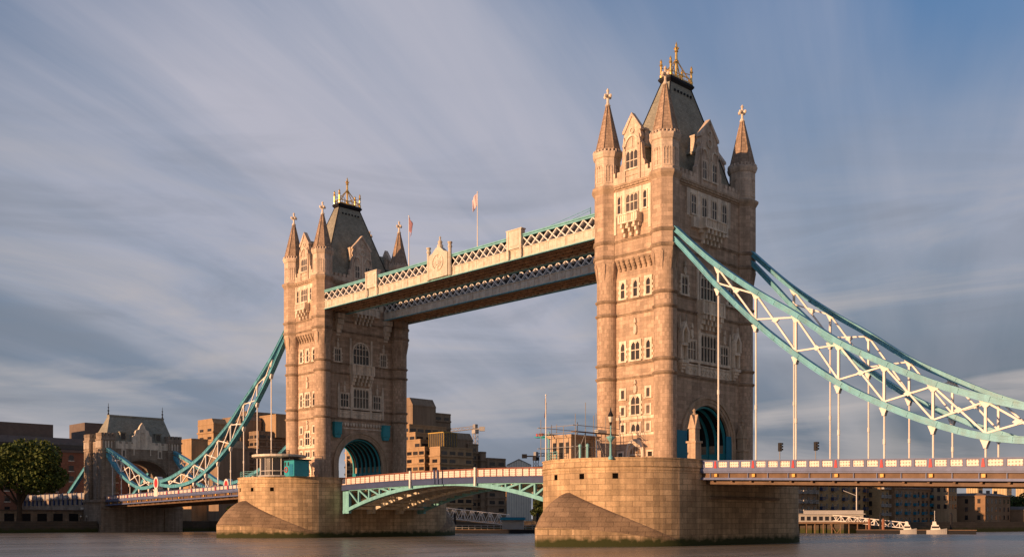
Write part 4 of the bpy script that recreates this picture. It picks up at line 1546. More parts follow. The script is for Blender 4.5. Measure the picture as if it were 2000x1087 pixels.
# ------------------------------------------------------------------ gatehouse on the far bank
def make_gatehouse():
    AX, AY = -142.0, 0.2
    root = thing('gatehouse', (AX, AY, 2.0), 'squat stone gatehouse with steep slate roof and wide arch, beyond the farther pier', 'gatehouse')
    x0, x1, y0, y1 = -147.3, -136.9, -10.2, 10.6
    MS = Matrix(((0, 1, 0, 0), (1, 0, 0, 0), (0, 0, 1, 0), (0, 0, 0, 1)))
    b = MB(MS)
    arc = [(-7.4 * cos(pi * i / 20) + AY, 13.6 + 5.6 * sin(pi * i / 20)) for i in range(21)]
    b.extr([(y0, 8.6), (-7.2, 8.6)] + arc + [(7.6, 8.6), (y1, 8.6), (y1, 24), (y0, 24)], x0, x1)
    b.build('wall', 'abutment_stone', root)
    b = MB(MS)
    for r, n in ((7.75, 0.15), (8.15, 0.3)):
        b.ring(AY, 13.6, r - 0.4, r, x1, x1 + n, seg=24, e=0.78)
    b.build('arch_moulding', 'abutment_stone', root)
    for yy0, yy1 in ((-11.0, -7.2), (7.4, 11.3)):
        for xx0, xx1 in ((x0 - 0.6, x0 + 3.0), (x1 - 3.0, x1 + 0.4)):
            b = MB()
            b.box(xx0, xx1, yy0, yy1, 8.6, 25.4)
            b.box(xx0 - 0.15, xx1 + 0.15, yy0 - 0.15, yy1 + 0.15, 21.6, 22.0)
            b.box(xx0 - 0.2, xx1 + 0.2, yy0 - 0.2, yy1 + 0.2, 24.2, 24.6)
            for i in range(4):
                for j in range(4):
                    if i in (0, 3) or j in (0, 3):
                        cx = xx0 + 0.3 + (xx1 - xx0 - 0.6) * i / 3; cy = yy0 + 0.3 + (yy1 - yy0 - 0.6) * j / 3
                        b.box(cx - 0.36, cx + 0.36, cy - 0.36, cy + 0.36, 25.4, 26.2)
            # narrow buttress strips
            for q in (yy0 + 0.4, yy1 - 0.4):
                b.box(xx1, xx1 + 0.12, q - 0.25, q + 0.25, 9, 24)
            for q in (xx0 + 0.5, xx1 - 0.5):
                b.box(q - 0.25, q + 0.25, yy0 - 0.14, yy0, 9, 24)
            o = b.build('corner_turret', 'abutment_stone', root)
            p = MB()
            for z0, z1 in ((22.3, 24.1),):
                for i in range(5):
                    q = xx0 + 0.35 + (xx1 - xx0 - 0.7) * i / 4
                    p.box(q - 0.16, q + 0.16, yy0 - 0.2, yy0, z0, z1)
                    q = yy0 + 0.35 + (yy1 - yy0 - 0.7) * i / 4
                    p.box(xx1, xx1 + 0.1, q - 0.16, q + 0.16, z0, z1)
            p.build('panelling', 'pale_stone', o)
    b = MB()
    b.box(x0, x1, y0, y1, 24.0, 24.05)
    b.box(x1 - 0.5, x1 + 0.12, -7.2, 7.4, 22.2, 22.5)
    b.box(x1 - 0.4, x1 + 0.05, -7.2, 7.4, 22.5, 23.6)
    for i in range(9):
        q = -6.6 + 13.4 * i / 8
        b.box(x1 - 0.4, x1 + 0.05, q - 0.45, q + 0.45, 23.6, 24.2)
    b.box(x1 - 0.02, x1 + 0.25, -2.2, -2.0, 20.6, 22.4); b.box(x1 - 0.02, x1 + 0.25, 2.4, 2.6, 20.6, 22.4)
    b.build('parapet', 'pale_stone', root)
    for c in (-4.9, 5.2):
        window(root, Matrix(((0, 1, 0, x1), (1, 0, 0, 0), (0, 0, 1, 0), (0, 0, 0, 1))), c - 0.32, c + 0.32, 20.1, 21.8, 1, (), pointed=False, fw=0.3)
    r = MB()
    r.frustum((x0 + 0.5, x1 - 0.7, -9.4, 9.8), 23.9, (-142.6, -141.2, -6.9, 8.3), 31.0)
    r.box(-142.7, -141.1, -7.0, 8.4, 31.0, 31.5)
    ro = r.build('roof', 'slate', root)
    for y in (-6.9, 8.3):
        f = MB()
        f.lathe([(0.3, 31.4), (0.16, 32.0), (0.12, 32.4), (0.34, 32.6), (0.1, 32.8), (0.1, 33.3), (0.26, 33.45), (0.07, 33.6), (0.07, 34.2), (0.02, 34.7)], -141.9, y, 8)
        f.build('finial', 'iron', ro)
    d = MB(MS)
    d.extr([(-2.4, 23.6), (2.9, 23.6), (2.9, 25.8), (2.3, 26.0), (2.0, 27.3), (1.2, 27.6), (0.9, 28.5), (0.25, 29.4), (-0.4, 28.5), (-0.7, 27.6), (-1.5, 27.3), (-1.9, 26.0), (-2.4, 25.8)], x1 - 0.7, x1 + 0.1)
    d.ring(0.25, 26.2, 0.6, 0.8, x1 + 0.1, x1 + 0.25, a1=2 * pi, seg=16)
    for i in range(3):
        d.box(-0.85 + i * 0.8, -0.35 + i * 0.8, x1 + 0.1, x1 + 0.2, 24.2, 25.2)
    dg = d.build('gable', 'pale_stone', root)
    d = MB(MS)
    d.extr([(-1.7, 24), (2.2, 24), (2.2, 26.6), (0.25, 28.4), (-1.7, 26.6)], x1 - 3.6, x1 - 0.7)
    d.build('dormer_roof', 'slate', dg)
    for c in (-4.6, 5.2):
        d = MB()
        d.box(x1 - 2.2, x1 - 0.9, c - 0.8, c + 0.8, 24.6, 26.6)
        d.box(x1 - 2.4, x1 - 0.7, c - 1.0, c + 1.0, 26.6, 26.85)
        o = d.build('dormer', 'slate', ro)
        d = MB(); d.box(x1 - 0.9, x1 - 0.87, c - 0.6, c + 0.6, 24.8, 26.4)
        d.build('pane', 'glass', o)
    # base in the river
    b = MB()
    b.box(x0 - 0.8, x1 + 0.8, y0 - 1.4, y1 + 1.4, 7.9, 8.6)
    b.box(x0 - 0.5, x1 + 0.5, y0 - 1.0, y1 + 1.0, -3, 7.9)
    b.box(x1 + 0.5, x1 + 0.9, y0 - 1.0, y1 + 1.0, 6.2, 6.6)
    for yy in (-5, 1, 7):
        b.box(x1 + 0.5, x1 + 0.8, yy - 0.6, yy + 0.6, -2, 6.2)
    b.build('base', 'abutment_stone', root)


make_gatehouse()

# land ties and the viaduct behind the gatehouse
for y, x0, x1, lab in ((-9.3, -148.0, -163.0, 'slanting teal land tie running down to the ground left of the gatehouse'),
                       (9.3, -128.0, -163.0, 'slanting teal land tie glimpsed through the gatehouse arch')):
    b = MB()
    b.bar((-147.6, y, 19.2), (-163.0, y, 10.4), 0.9, 0.75)
    b.bar((-147.6, y, 19.62), (-163.0, y, 10.82), 1.1, 0.1)
    tag(b.build('land_tie', 'teal'), lab, 'land tie', 'land ties of the chains')
v = thing('viaduct', (-175, 0, 2.3), 'low stone approach viaduct with a dark arch, left of the gatehouse', 'viaduct')
b = MB()
b.box(-215, -153.9, -9.6, 9.6, 2.3, 9.2)
b.box(-153.9, -147.9, -9.6, 9.6, 6.6, 9.2)
b.box(-215, -147.9, -9.9, -9.6, 8.9, 9.3)
b.build('wall', 'abutment_stone', v)
for i in range(16):
    b = MB()
    x = -152.5 - i * 3.4
    b.box(x - 0.3, x + 0.3, -9.95, -9.6, 7.4, 10.8)
    b.build('railing_post', 'navy', v)
b = MB()
b.box(-205, -148, -9.85, -9.7, 9.35, 10.6)
b.build('railing_panel', 'steel_pale', v)
b = MB(Matrix(((1, 0, 0, 0), (0, 1, 0, 0), (0, 0, 1, 0), (0, 0, 0, 1))))
b.extr([(-153.9, 6.6), (-147.9, 6.6), (-147.9, 4.0), (-148.3, 5.2), (-149.2, 6.1), (-150.9, 6.5), (-152.6, 6.1), (-153.5, 5.2), (-153.9, 4.0)], -9.6, 9.6)
b.build('arch_ring', 'pale_stone', v)

# ------------------------------------------------------------------ things on the piers
def make_cabin():
    cx, cy, z = -35.2, -19.5, PIER_TOP
    cx, cy = -36.5, -18.6
    root = thing('control_cabin', (cx, cy, z), 'round glass-walled control cabin with flat overhanging roof, on the farther pier', 'cabin')
    b = MB()
    b.lathe([(3.9, z), (3.9, z + 0.25)], cx, cy, 24)
    b.box(cx - 0.6, cx + 2.6, cy - 0.9, cy + 2.6, z, z + 3.4)
    b.build('core', 'steel_pale', root)
    b = MB()
    b.lathe([(3.4, z + 0.25), (3.4, z + 3.35)], cx, cy, 24, cap=False)
    b.build('glazing', 'dark_glass', root)
    b = MB()
    for i in range(14):
        a = 2 * pi * i / 14
        b.lathe([(0.08, z), (0.08, z + 3.4)], cx + 3.5 * cos(a), cy + 3.5 * sin(a), 6)
    for zz in (z + 1.05,):
        b.lathe([(3.5, zz - 0.04), (3.56, zz - 0.04), (3.56, zz + 0.04), (3.5, zz + 0.04)], cx, cy, 24, cap=False)
    b.build('window_frame', 'white_paint', root)
    b = MB()
    b.lathe([(3.6, z + 3.4), (4.6, z + 3.55), (5.0, z + 3.65), (5.0, z + 4.05), (4.8, z + 4.1), (3.0, z + 4.2)], cx, cy, 28)
    b.build('roof', 'cream_iron', root)
    b = MB()
    for i in range(10):
        a = 2 * pi * i / 10
        b.tube((cx + 1.9 * cos(a), cy + 1.9 * sin(a), z + 4.1), (cx + 1.9 * cos(a), cy + 1.9 * sin(a), z + 5.0), 0.04, 5)
    for zz in (z + 4.6, z + 5.0):
        b.lathe([(1.87, zz - 0.03), (1.95, zz - 0.03), (1.95, zz + 0.03), (1.87, zz + 0.03)], cx, cy, 16, cap=False)
    b.build('roof_rail', 'iron', root)


make_cabin()
b = thing('plant_kiosk', (-31.4, -20.4, PIER_TOP), 'small teal plant kiosk with blue door beside the glass cabin, on the farther pier', 'kiosk')
m = MB(); m.box(-33.2, -29.8, -19.6, -16.4, PIER_TOP, PIER_TOP + 2.9); m.build('wall', 'teal_deep', b)
m = MB(); m.box(-33.5, -29.5, -19.9, -16.1, PIER_TOP + 2.9, PIER_TOP + 3.1); m.build('roof', 'iron', b)
m = MB(); m.box(-31.4, -30.1, -19.64, -19.6, PIER_TOP + 0.1, PIER_TOP + 2.2)
for i in range(4):
    m.box(-31.3, -30.2, -19.68, -19.64, PIER_TOP + 0.4 + i * 0.45, PIER_TOP + 0.6 + i * 0.45)
m.build('door', 'blue_hoarding', b)
for q in (-33.0, -31.95):
    m = MB(); m.box(q, q + 0.45, -19.63, -19.6, PIER_TOP + 1.9, PIER_TOP + 2.6); m.build('window', 'dark_glass', b)
m = MB(); m.ring(-32.4, PIER_TOP + 1.2, 0.35, 0.55, -19.7, -19.6, a1=2 * pi, seg=14); m.build('life_ring', 'red_paint', b)


def railing(pts, label, zb=PIER_TOP, h=1.1, m='teal_pale'):
    b = MB()
    for a, c in zip(pts, pts[1:]):
        a3 = Vector((*a, zb)); c3 = Vector((*c, zb))
        for t in (0.35, 0.7, 1.0):
            b.tube(a3 + Vector((0, 0, h * t)), c3 + Vector((0, 0, h * t)), 0.035, 5)
        k = max(1, int((c3 - a3).length / 1.1))
        for i in range(k + 1):
            p = a3.lerp(c3, i / k)
            b.tube(p, p + Vector((0, 0, h)), 0.045, 5)
    return tag(b.build('railing', m), label, 'railing', 'railings on the piers')


def arcpts(cx, a0, a1, k=12, R=10.9):
    return [(cx + R * sin(radians(a0 + (a1 - a0) * i / k)), -PY - R * cos(radians(a0 + (a1 - a0) * i / k))) for i in range(k + 1)]


railing(arcpts(-TX, -75, 52), 'low pale green railing around the glass-walled cabin, on the farther pier')
railing(arcpts(TX, -75, -16), 'low pale green railing at the outer edge beside the scaffolded hut')


def make_hut():
    z = PIER_TOP
    cx, cy = 37.6, -18.4
    root = thing('guard_hut', (cx, cy, z), 'small brown stone hut with flat roof and scaffold around it, on the nearer pier', 'hut')
    b = MB()
    x0, x1, y0, y1 = cx - 2.2, cx + 1.6, cy - 2.1, cy + 3.0
    b.box(x0, x1, y0, y1, z, z + 3.0)
    b.build('wall', 'granite_smooth', root)
    b = MB()
    b.box(x0 - 0.3, x1 + 0.3, y0 - 0.3, y1 + 0.3, z + 3.0, z + 3.2)
    b.box(x0 - 0.45, x1 + 0.45, y0 - 0.45, y1 + 0.45, z + 3.2, z + 3.4)
    b.build('roof', 'granite_smooth', root)
    M = frame('w', cx, cy, 2.1)
    b = MB(M); b.box(-0.55, 0.35, 0.0, 0.03, z, z + 2.4); b.build('door', 'iron', root)
    for c in (-1.4, 0.95):
        b = MB(M); b.box(c - 0.3, c + 0.3, 0.0, 0.03, z + 0.9, z + 2.4); b.build('window', 'glass', root)
    b = MB(frame('s', cx, cy, 1.6))
    b.box(0.2, 1.8, 0.0, 0.03, z + 0.6, z + 2.5)
    b.build('window', 'glass', root)
    s = thing('scaffold', (cx, cy, z), 'thin pole scaffold with boards and upright poles around the small hut', 'scaffold')
    b = MB()
    for (px_, py_, h) in ((-3.2, -2.9, 5.6), (-1.2, -2.9, 4.8), (1.0, -2.9, 4.4), (3.1, -2.9, 6.0), (3.1, -0.9, 7.6), (3.1, 1.2, 6.4), (3.1, 3.2, 6.0), (3.1, 4.4, 7.2), (-3.2, 0.2, 5.2), (-3.2, 4.2, 4.8), (0.5, 4.4, 6.6), (1.8, 2.2, 6.2), (-0.5, 1.5, 5.4)):
        b.tube((cx + px_, cy + py_, z), (cx + px_, cy + py_, z + h), 0.05, 5)
    for zz in (1.7, 3.6, 4.5):
        b.tube((cx - 3.9, cy - 2.9, z + zz), (cx + 3.6, cy - 2.9, z + zz), 0.045, 5)
        b.tube((cx + 3.1, cy - 3.4, z + zz), (cx + 3.1, cy + 6.2, z + zz), 0.045, 5)
        b.tube((cx - 3.2, cy - 3.4, z + zz), (cx - 3.2, cy + 4.8, z + zz), 0.045, 5)
    b.tube((cx + 3.1, cy - 2.9, z), (cx + 3.1, cy - 0.9, z + 3.6), 0.04, 5)
    b.tube((cx + 3.1, cy + 3.2, z), (cx + 3.1, cy + 1.2, z + 3.6), 0.04, 5)
    b.build('pole', 'grey_metal', s)
    b = MB()
    b.box(cx - 3.6, cx - 2.6, cy - 3.2, cy + 4.4, z + 3.62, z + 3.7)
    b.build('board', 'wood', s)
    b = MB()
    b.box(cx + 2.6, cx + 3.5, cy - 3.2, cy + 5.6, z + 3.62, z + 3.7)
    b.build('board', 'wood', s)
    b = MB()
    b.box(cx + 2.7, cx + 3.3, cy + 1.4, cy + 3.2, z + 3.75, z + 4.15)
    b.build('lamp_box', 'lamp_glass', s)
    flag(36.2, -22.2, z, 19.9, 0.6, 1.9, 'flag_dark', 'dark drooping flag on a white pole, standing next to the scaffolded hut', (-0.4, 0.3))
    m = thing('signal_mast', (37.0, -22.9, z), 'short mast with teal signal platform and red lamps, at the scaffolded hut', 'signal mast')
    b = MB()
    b.tube((35.2, -20.6, z), (35.2, -20.6, z + 4.0), 0.12, 6)
    b.tube((34.6, -20.0, z), (34.6, -20.0, z + 4.0), 0.08, 6)
    b.build('post', 'teal_pale', m)
    b = MB()
    b.box(32.6, 35.4, -20.8, -19.9, z + 3.3, z + 3.45)
    b.extr([(32.6, z + 3.3), (35.4, z + 3.3), (35.4, z + 2.9)], -20.4, -20.3)
    b.build('platform', 'teal_deep', m)
    b = MB()
    for q in (32.8, 33.3, 33.8):
        b.lathe([(0.1, z + 3.45), (0.16, z + 3.55), (0.16, z + 3.8), (0.05, z + 3.9)], q, -20.4, 8)
    b.build('lamp', 'red_paint', m)


make_hut()
for i, (x, y) in enumerate(((41.8, -21.6), (43.0, -21.5))):
    m = MB()
    m.lathe([(0.16, PIER_TOP), (0.16, PIER_TOP + 1.5), (0.22, PIER_TOP + 1.55), (0.22, PIER_TOP + 1.8), (0.05, PIER_TOP + 1.95)], x, y, 8)
    tag(m.build('bollard_post', 'teal_pale'), ['short pale teal post nearest the scaffolded hut', 'short pale teal post between its twin and the street lamp'][i], 'post', 'teal posts near the hut')


def lamp_post(x, y, z, label):
    root = thing('street_lamp', (x, y, z), label, 'street lamp')
    b = MB()
    b.lathe([(0.3, z), (0.3, z + 0.3), (0.16, z + 0.5), (0.13, z + 2.2), (0.2, z + 2.3), (0.5, z + 2.7), (0.55, z + 2.9), (0.2, z + 3.0), (0.07, z + 3.1), (0.07, z + 4.3)], x, y, 10)
    b.build('post', 'teal_pale', root)
    b = MB()
    b.lathe([(0.1, z + 4.3), (0.14, z + 4.5), (0.3, z + 5.5), (0.36, z + 5.55), (0.2, z + 5.9), (0.1, z + 6.1), (0.04, z + 6.6)], x, y, 8)
    b.build('lantern_frame', 'iron', root)
    b = MB()
    b.lathe([(0.19, z + 4.72), (0.325, z + 5.4)], x, y, 8)
    b.build('lantern_glass', 'lamp_glass', root)


lamp_post(47.0, -21.6, PIER_TOP - 0.3, 'street lamp with black lantern on a teal post before the larger tower')


def gate_pillar(x, y, z, label, grp):
    root = thing('gate_pillar', (x, y, z), label, 'pillar', grp)
    b = MB()
    b.box(x - 0.65, x + 0.65, y - 0.65, y + 0.65, z, z + 2.6)
    b.box(x - 0.8, x + 0.8, y - 0.8, y + 0.8, z + 2.6, z + 2.85)
    b.box(x - 0.5, x + 0.5, y - 0.5, y + 0.5, z + 2.85, z + 5.0)
    b.build('shaft', 'granite_smooth', root)
    b = MB()
    b.extr([(x - 0.65, z + 4.5), (x + 0.65, z + 4.5), (x, z + 6.4)], y - 0.6, y + 0.6)
    b.M = Matrix(((0, 1, 0, 0), (1, 0, 0, 0), (0, 0, 1, 0), (0, 0, 0, 1)))
    b.extr([(y - 0.65, z + 4.5), (y + 0.65, z + 4.5), (y, z + 6.38)], x - 0.6, x + 0.6)
    b.M = Matrix.Identity(4)
    b.lathe([(0.1, z + 6.1), (0.25, z + 6.5), (0.12, z + 6.7), (0.25, z + 6.95), (0.05, z + 7.2)], x, y, 8)
    b.build('gablet', 'granite_smooth', root)
    return root


gate_pillar(50.2, -8.2, 11.0, 'sunlit small stone pillar with gabled top left of the larger tower arch', 'gabled stone pillars')
gate_pillar(47.4, 7.5, 10.7, 'shaded small stone pillar with gabled top right of the larger tower arch', 'gabled stone pillars')
m = MB()
m.box(46.7, 46.78, 4.4, 6.8, 10.6, 15.4)
tag(m.build('hoarding', 'blue_hoarding'), 'tall plain teal board at the right side of the larger tower arch', 'hoarding', 'blue boards in the arch')
m = MB()
m.box(47.0, 47.15, -7.9, -5.6, 10.6, 15.6)
tag(m.build('hoarding', 'blue_hoarding'), 'deep blue board behind the sunlit stone pillar', 'hoarding', 'blue boards in the arch')


def traffic_light(x, y, z, label):
    root = thing('traffic_light', (x, y, z), label, 'traffic light', 'traffic lights on the bridge')
    b = MB(); b.lathe([(0.06, z), (0.06, z + 3.6)], x, y, 8); b.build('pole', 'grey_metal', root)
    b = MB()
    b.box(x - 0.16, x + 0.2, y - 0.18, y + 0.18, z + 2.5, z + 3.6)
    for i in range(3):
        zz = z + 2.68 + i * 0.36
        b.box(x - 0.02, x + 0.42, y - 0.15, y + 0.15, zz + 0.1, zz + 0.16)
        b.box(x + 0.2, x + 0.42, y - 0.15, y - 0.12, zz - 0.05, zz + 0.12)
        b.box(x + 0.2, x + 0.42, y + 0.12, y + 0.15, zz - 0.05, zz + 0.12)
    b.build('signal_head', 'iron', root)


traffic_light(60.2, -3.4, 9.75, 'traffic light on a thin pole between two hangers, nearer the larger tower')
traffic_light(65.3, -3.4, 9.6, 'traffic light on a thin pole, farther right along the deck')

# ------------------------------------------------------------------ buildings
PANES = {}


def pane(root, cx, cy, cz, side, wd, ht, m='dark_glass', name='window'):
    key = (side, round(wd, 2), round(ht, 2), m)
    if key not in PANES:
        b = MB()
        if side in 'we':
            b.box(-wd / 2, wd / 2, -0.03, 0.03, -ht / 2, ht / 2)
        else:
            b.box(-0.03, 0.03, -wd / 2, wd / 2, -ht / 2, ht / 2)
        o = b.build(name, m, origin=(0, 0, 0))
        PANES[key] = o
    else:
        o = PANES[key].copy()
        COL.objects.link(o)
    o.parent = root
    rl = root.location
    q = root.parent
    o.location = (cx - rl.x, cy - rl.y, cz - rl.z)
    return o


def block(root, x0, x1, y0, y1, z0, z1, m, name='wall', bands=None, wm=None, cham=0.0):
    """one volume of a building; bands = (floor height, sill height, window height) gives ledges and windows on the river and west sides"""
    b = MB()
    if cham:
        b.extr([(x0, z0), (x1, z0), (x1, z1 - cham), (x1 - cham * 0.7, z1), (x0, z1)], y0, y1)
    else:
        b.box(x0, x1, y0, y1, z0, z1)
    b.box(x0 - 0.1, x1 + 0.12, y0 - 0.12, y1 + 0.1, z1 - (cham or 0) - 0.45, z1 - (cham or 0) - 0.2)
    if bands:
        fh, sill, wh, ww, gap = bands
        n = int((z1 - cham - z0 - 1.0) / fh)
        for i in range(n):
            z = z1 - cham - 0.9 - i * fh
            if z - fh < z0:
                break
            b.box(x0 - 0.05, x1 + 0.35, y0 - 0.35, y1, z - fh + sill - 0.55, z - fh + sill)
    o = b.build(name, m, root)
    if bands:
        for i in range(n):
            z = z1 - cham - 0.9 - i * fh
            if z - fh < z0:
                break
            zc = z - fh + sill + wh / 2 + 0.05
            for side, a, c, fixed in (('w', x0, x1, y0), ('s', y0, y1, x1)):
                k = int((c - a - 0.6) / (ww + gap))
                for j in range(k):
                    if random.random() < 0.12:
                        continue
                    q = a + (c - a) * (j + 0.5) / k
                    if side == 'w':
                        pane(root, q, fixed - 0.03, zc, 'w', ww, wh)
                    else:
                        pane(root, fixed + 0.03, q, zc, 's', ww, wh)
    return o


G = 2.3
ho = thing('hotel_building', (-125, 95, G), 'stepped brown concrete hotel block with terraced lit front, between the two towers', 'hotel')
BD = (2.45, 0.85, 1.05, 2.3, 0.6)
block(ho, -162, -139.8, 95.8, 106, G, 44.6, 'concrete', cham=2.5)
block(ho, -152, -140.7, 102.1, 113.5, G, 40.2, 'concrete', bands=BD)
block(ho, -160, -124.9, 82.5, 98, G, 33.7, 'concrete_warm', bands=BD)
block(ho, -150, -121.2, 82.0, 97, G, 30.9, 'concrete_warm', bands=BD)
block(ho, -148, -118.2, 81.6, 96, G, 28.5, 'concrete_warm', bands=BD)
block(ho, -146, -115.6, 81.2, 95.5, G, 26.0, 'concrete_warm', bands=BD)
block(ho, -112.4, -107.5, 80.6, 94, G, 25.6, 'concrete_warm', bands=BD)
block(ho, -115.6, -109.6, 88.1, 96, 25.6, 30.5, 'concrete', cham=2.0)
block(ho, -118, -108.8, 93.3, 97.5, G, 27.2, 'concrete', bands=BD)
block(ho, -118, -107.4, 97.5, 99.6, G, 24.8, 'concrete', bands=BD)
block(ho, -118, -106.6, 99.6, 107.5, G, 22.9, 'concrete', bands=BD)
m = MB(); m.box(-115.0, -108.0, 82.4, 88.0, 25.75, 29.9)
gb = m.build('glass_box', 'dark_glass', ho)
m = MB()
for i in range(8):
    m.box(-114.9 + i * 1.0 - 0.06, -114.9 + i * 1.0 + 0.06, 82.3, 82.4, 25.75, 29.9)
for i in range(6):
    m.box(-108.0, -107.9, 82.6 + i * 1.0, 82.7 + i * 1.0, 25.75, 29.9)
m.box(-115.2, -107.8, 82.2, 88.2, 29.9, 30.15)
m.build('glazing_bar', 'hoist_yellow', gb)

ho2 = thing('hotel_building', (-175, 55, G), 'brown concrete hotel wing with flat stepped roofs, left of the smaller tower behind its chain', 'hotel')
block(ho2, -193, -182.1, 45.1, 50.0, G, 37.0, 'concrete_warm', bands=(2.7, 0.9, 0.9, 2.6, 2.2), cham=1.6)
block(ho2, -193, -180.3, 54.1, 62, G, 38.3, 'concrete', cham=1.2)
block(ho2, -190, -183.6, 57.9, 78, G, 40.4, 'concrete', bands=BD)
block(ho2, -184, -172.0, 62.7, 74, 31, 38.9, 'concrete_warm')
block(ho2, -186, -173.5, 57.0, 82, G, 33.0, 'concrete', bands=BD)
block(ho2, -179, -168.5, 30.4, 36, G, 28.7, 'concrete_warm')
block(ho2, -184, -164.6, 37.3, 44, G, 25.4, 'concrete_warm', bands=BD)
block(ho2, -172, -161.2, 35.8, 46.5, G, 25.9, 'concrete', bands=None)
block(ho2, -175, -166.0, 44.5, 58, G, 26.5, 'concrete', bands=BD)
m = MB()
m.extr([(-167.5, 25.4), (-161.5, 25.4), (-164.5, 28.4)], 40.5, 46)
m.build('pitched_roof', 'concrete_warm', ho2)

bw = thing('office_building', (-205, 15, G), 'long red brick office building with dark roof, behind the gatehouse and tree', 'office building')
m = MB(); m.box(-222, -199.5, -42, 44.5, G, 24.5); m.build('wall', 'brick_red', bw)
m = MB()
m.box(-222.3, -199.2, -42.3, 44.8, 24.5, 25.3)
m.frustum((-222, -200.4, -42, 44.0), 25.3, (-220, -203.5, -40, 40.0), 29.3)
m.box(-219, -206, 12, 36, 29.3, 35.0)
m.box(-219, -206, -38, 2, 29.3, 33.6)
m.frustum((-222, -199.6, 34, 47.0), 24.5, (-215, -206, 36, 40.0), 32.0)
m.build('roof', 'roof_dark', bw)
m = MB(); m.box(-200.3, -200.2, -38, 38, 25.6, 27.0); m.build('attic_glazing', 'dark_glass', bw)
for i in range(6):
    for j in range(17):
        y = -38 + j * 4.8
        m = None
        z = 5.5 + i * 3.3
        arch = i == 5
        key = ('bw', arch)
        if key not in PANES:
            b = MB(Matrix(((0, 1, 0, 0), (1, 0, 0, 0), (0, 0, 1, 0), (0, 0, 0, 1))))
            if arch:
                b.extr([(-0.8, 0), (0.8, 0), (0.8, 1.1), (0.55, 1.65), (0, 1.9), (-0.55, 1.65), (-0.8, 1.1)], 0, 0.05)
            else:
                b.box(-0.75, 0.75, 0, 0.05, 0, 1.7)
            o = b.build('window', 'dark_glass', origin=(0, 0, 0))
            s_ = MB(); s_.box(0, 0.12, -0.95, 0.95, -0.25, 0.0)
            s2 = s_.build('sill', 'pale_stone', origin=(0, 0, 0)); s2.parent = o
            PANES[key] = o
        else:
            o = PANES[key].copy(); COL.objects.link(o)
            s2 = PANES[key].children[0].copy(); COL.objects.link(s2); s2.parent = o
        o.parent = bw
        o.location = (-199.5 + 205, y - 15, z - G)

# glass gable, cranes
gr = thing('market_hall', (-170, 173, G), 'pale glass gabled roof far behind the drawbridge', 'hall')
m = MB(Matrix.Translation((-168, 174, 0)) @ Matrix.Rotation(radians(44), 4, 'Z'))
m.extr([(-5, G), (5, G), (5, 25.6), (0, 28.0), (-5, 25.6)], 0, 14); m.build('glazing', 'pale_glass', gr)
m = MB(Matrix.Translation((-168, 174, 0)) @ Matrix.Rotation(radians(44), 4, 'Z'))
for i in range(11):
    x = -5 + i
    m.box(x - 0.05, x + 0.05, -0.06, 0, G, 25.6 + 2.4 * (1 - abs(x) / 5))
m.bar((-5, -0.1, 25.6), (0, -0.1, 28.0), 0.2, 0.3); m.bar((5, -0.1, 25.6), (0, -0.1, 28.0), 0.2, 0.3)
m.build('glazing_bar', 'grey_metal', gr)
for nm, x, y, sx, sy, h, mm, lab in (('house', -182, 178, 9, 8, 25.2, 'concrete_warm', 'low cream block left of the glass gabled roof'),
                                     ('house', -158, 182, 12, 8, 25.0, 'brick_yellow', 'low brown block right of the glass gabled roof')):
    t_ = thing(nm, (x, y, G), lab, 'building', 'far low blocks')
    block(t_, x - sx / 2, x + sx / 2, y - sy / 2, y + sy / 2, G, h, mm)


def crane(x, y, z0, zj, jl, cl, ang, rise, label, mm):
    root = thing('tower_crane', (x, y, z0), label, 'crane', 'tower cranes on the skyline')
    b = MB()
    s = 0.85
    for dx in (-s, s):
        for dy in (-s, s):
            b.tube((x + dx, y + dy, z0), (x + dx, y + dy, zj), 0.16, 4)
    k = int((zj - z0) / 2)
    for i in range(k):
        z = z0 + 2 * i
        for a, c in (((-s, -s), (s, -s)), ((s, -s), (s, s)), ((s, s), (-s, s)), ((-s, s), (-s, -s))):
            b.tube((x + a[0], y + a[1], z), (x + c[0], y + c[1], z + 2), 0.09, 4)
    b.box(x - 1.1, x + 1.1, y - 1.1, y + 1.1, zj - 1.5, zj + 0.2)
    b.build('mast', mm, root)
    d = Vector((cos(ang), sin(ang), 0)); up = Vector((0, 0, 1))
    o0 = Vector((x, y, zj + 0.5))
    tip = o0 + d * jl + up * rise
    b = MB()
    e = Vector((-d.y, d.x, 0)) * 0.6
    for off in (e, -e, up * 1.3):
        b.tube(o0 + off, tip + off, 0.14, 4)
    n = int(jl / 1.6)
    for i in range(n):
        p = o0.lerp(tip, i / n); q = o0.lerp(tip, (i + 1) / n)
        b.tube(p + e, q + up * 1.3, 0.08, 4); b.tube(p - e, q + up * 1.3, 0.08, 4); b.tube(p + up * 1.3, q + e, 0.08, 4)
    b.build('jib', mm, root)
    b = MB()
    back = o0 - d * cl
    b.bar(o0, back, 1.3, 0.5)
    b.bar(back + d * 2.4, back, 1.6, 1.9)
    b.build('counter_jib', mm, root)
    b = MB()
    b.bar(o0 + up * 0.2, o0 + up * 2.0, 1.6, 1.6)
    b.build('crane_cab', 'grey_metal', root)


RD = atan2(0.716, 0.698)
crane(-203, 181.5, G, 42.6, 13.5, 4.2, RD + pi, -1.6, 'pale tower crane with a boxy jib above the hotel block', 'steel_pale')
crane(-205.3, 222, G, 32.4, 16, 6.6, RD, 0.6, 'small dark tower crane left of the scaffolded hut', 'iron')

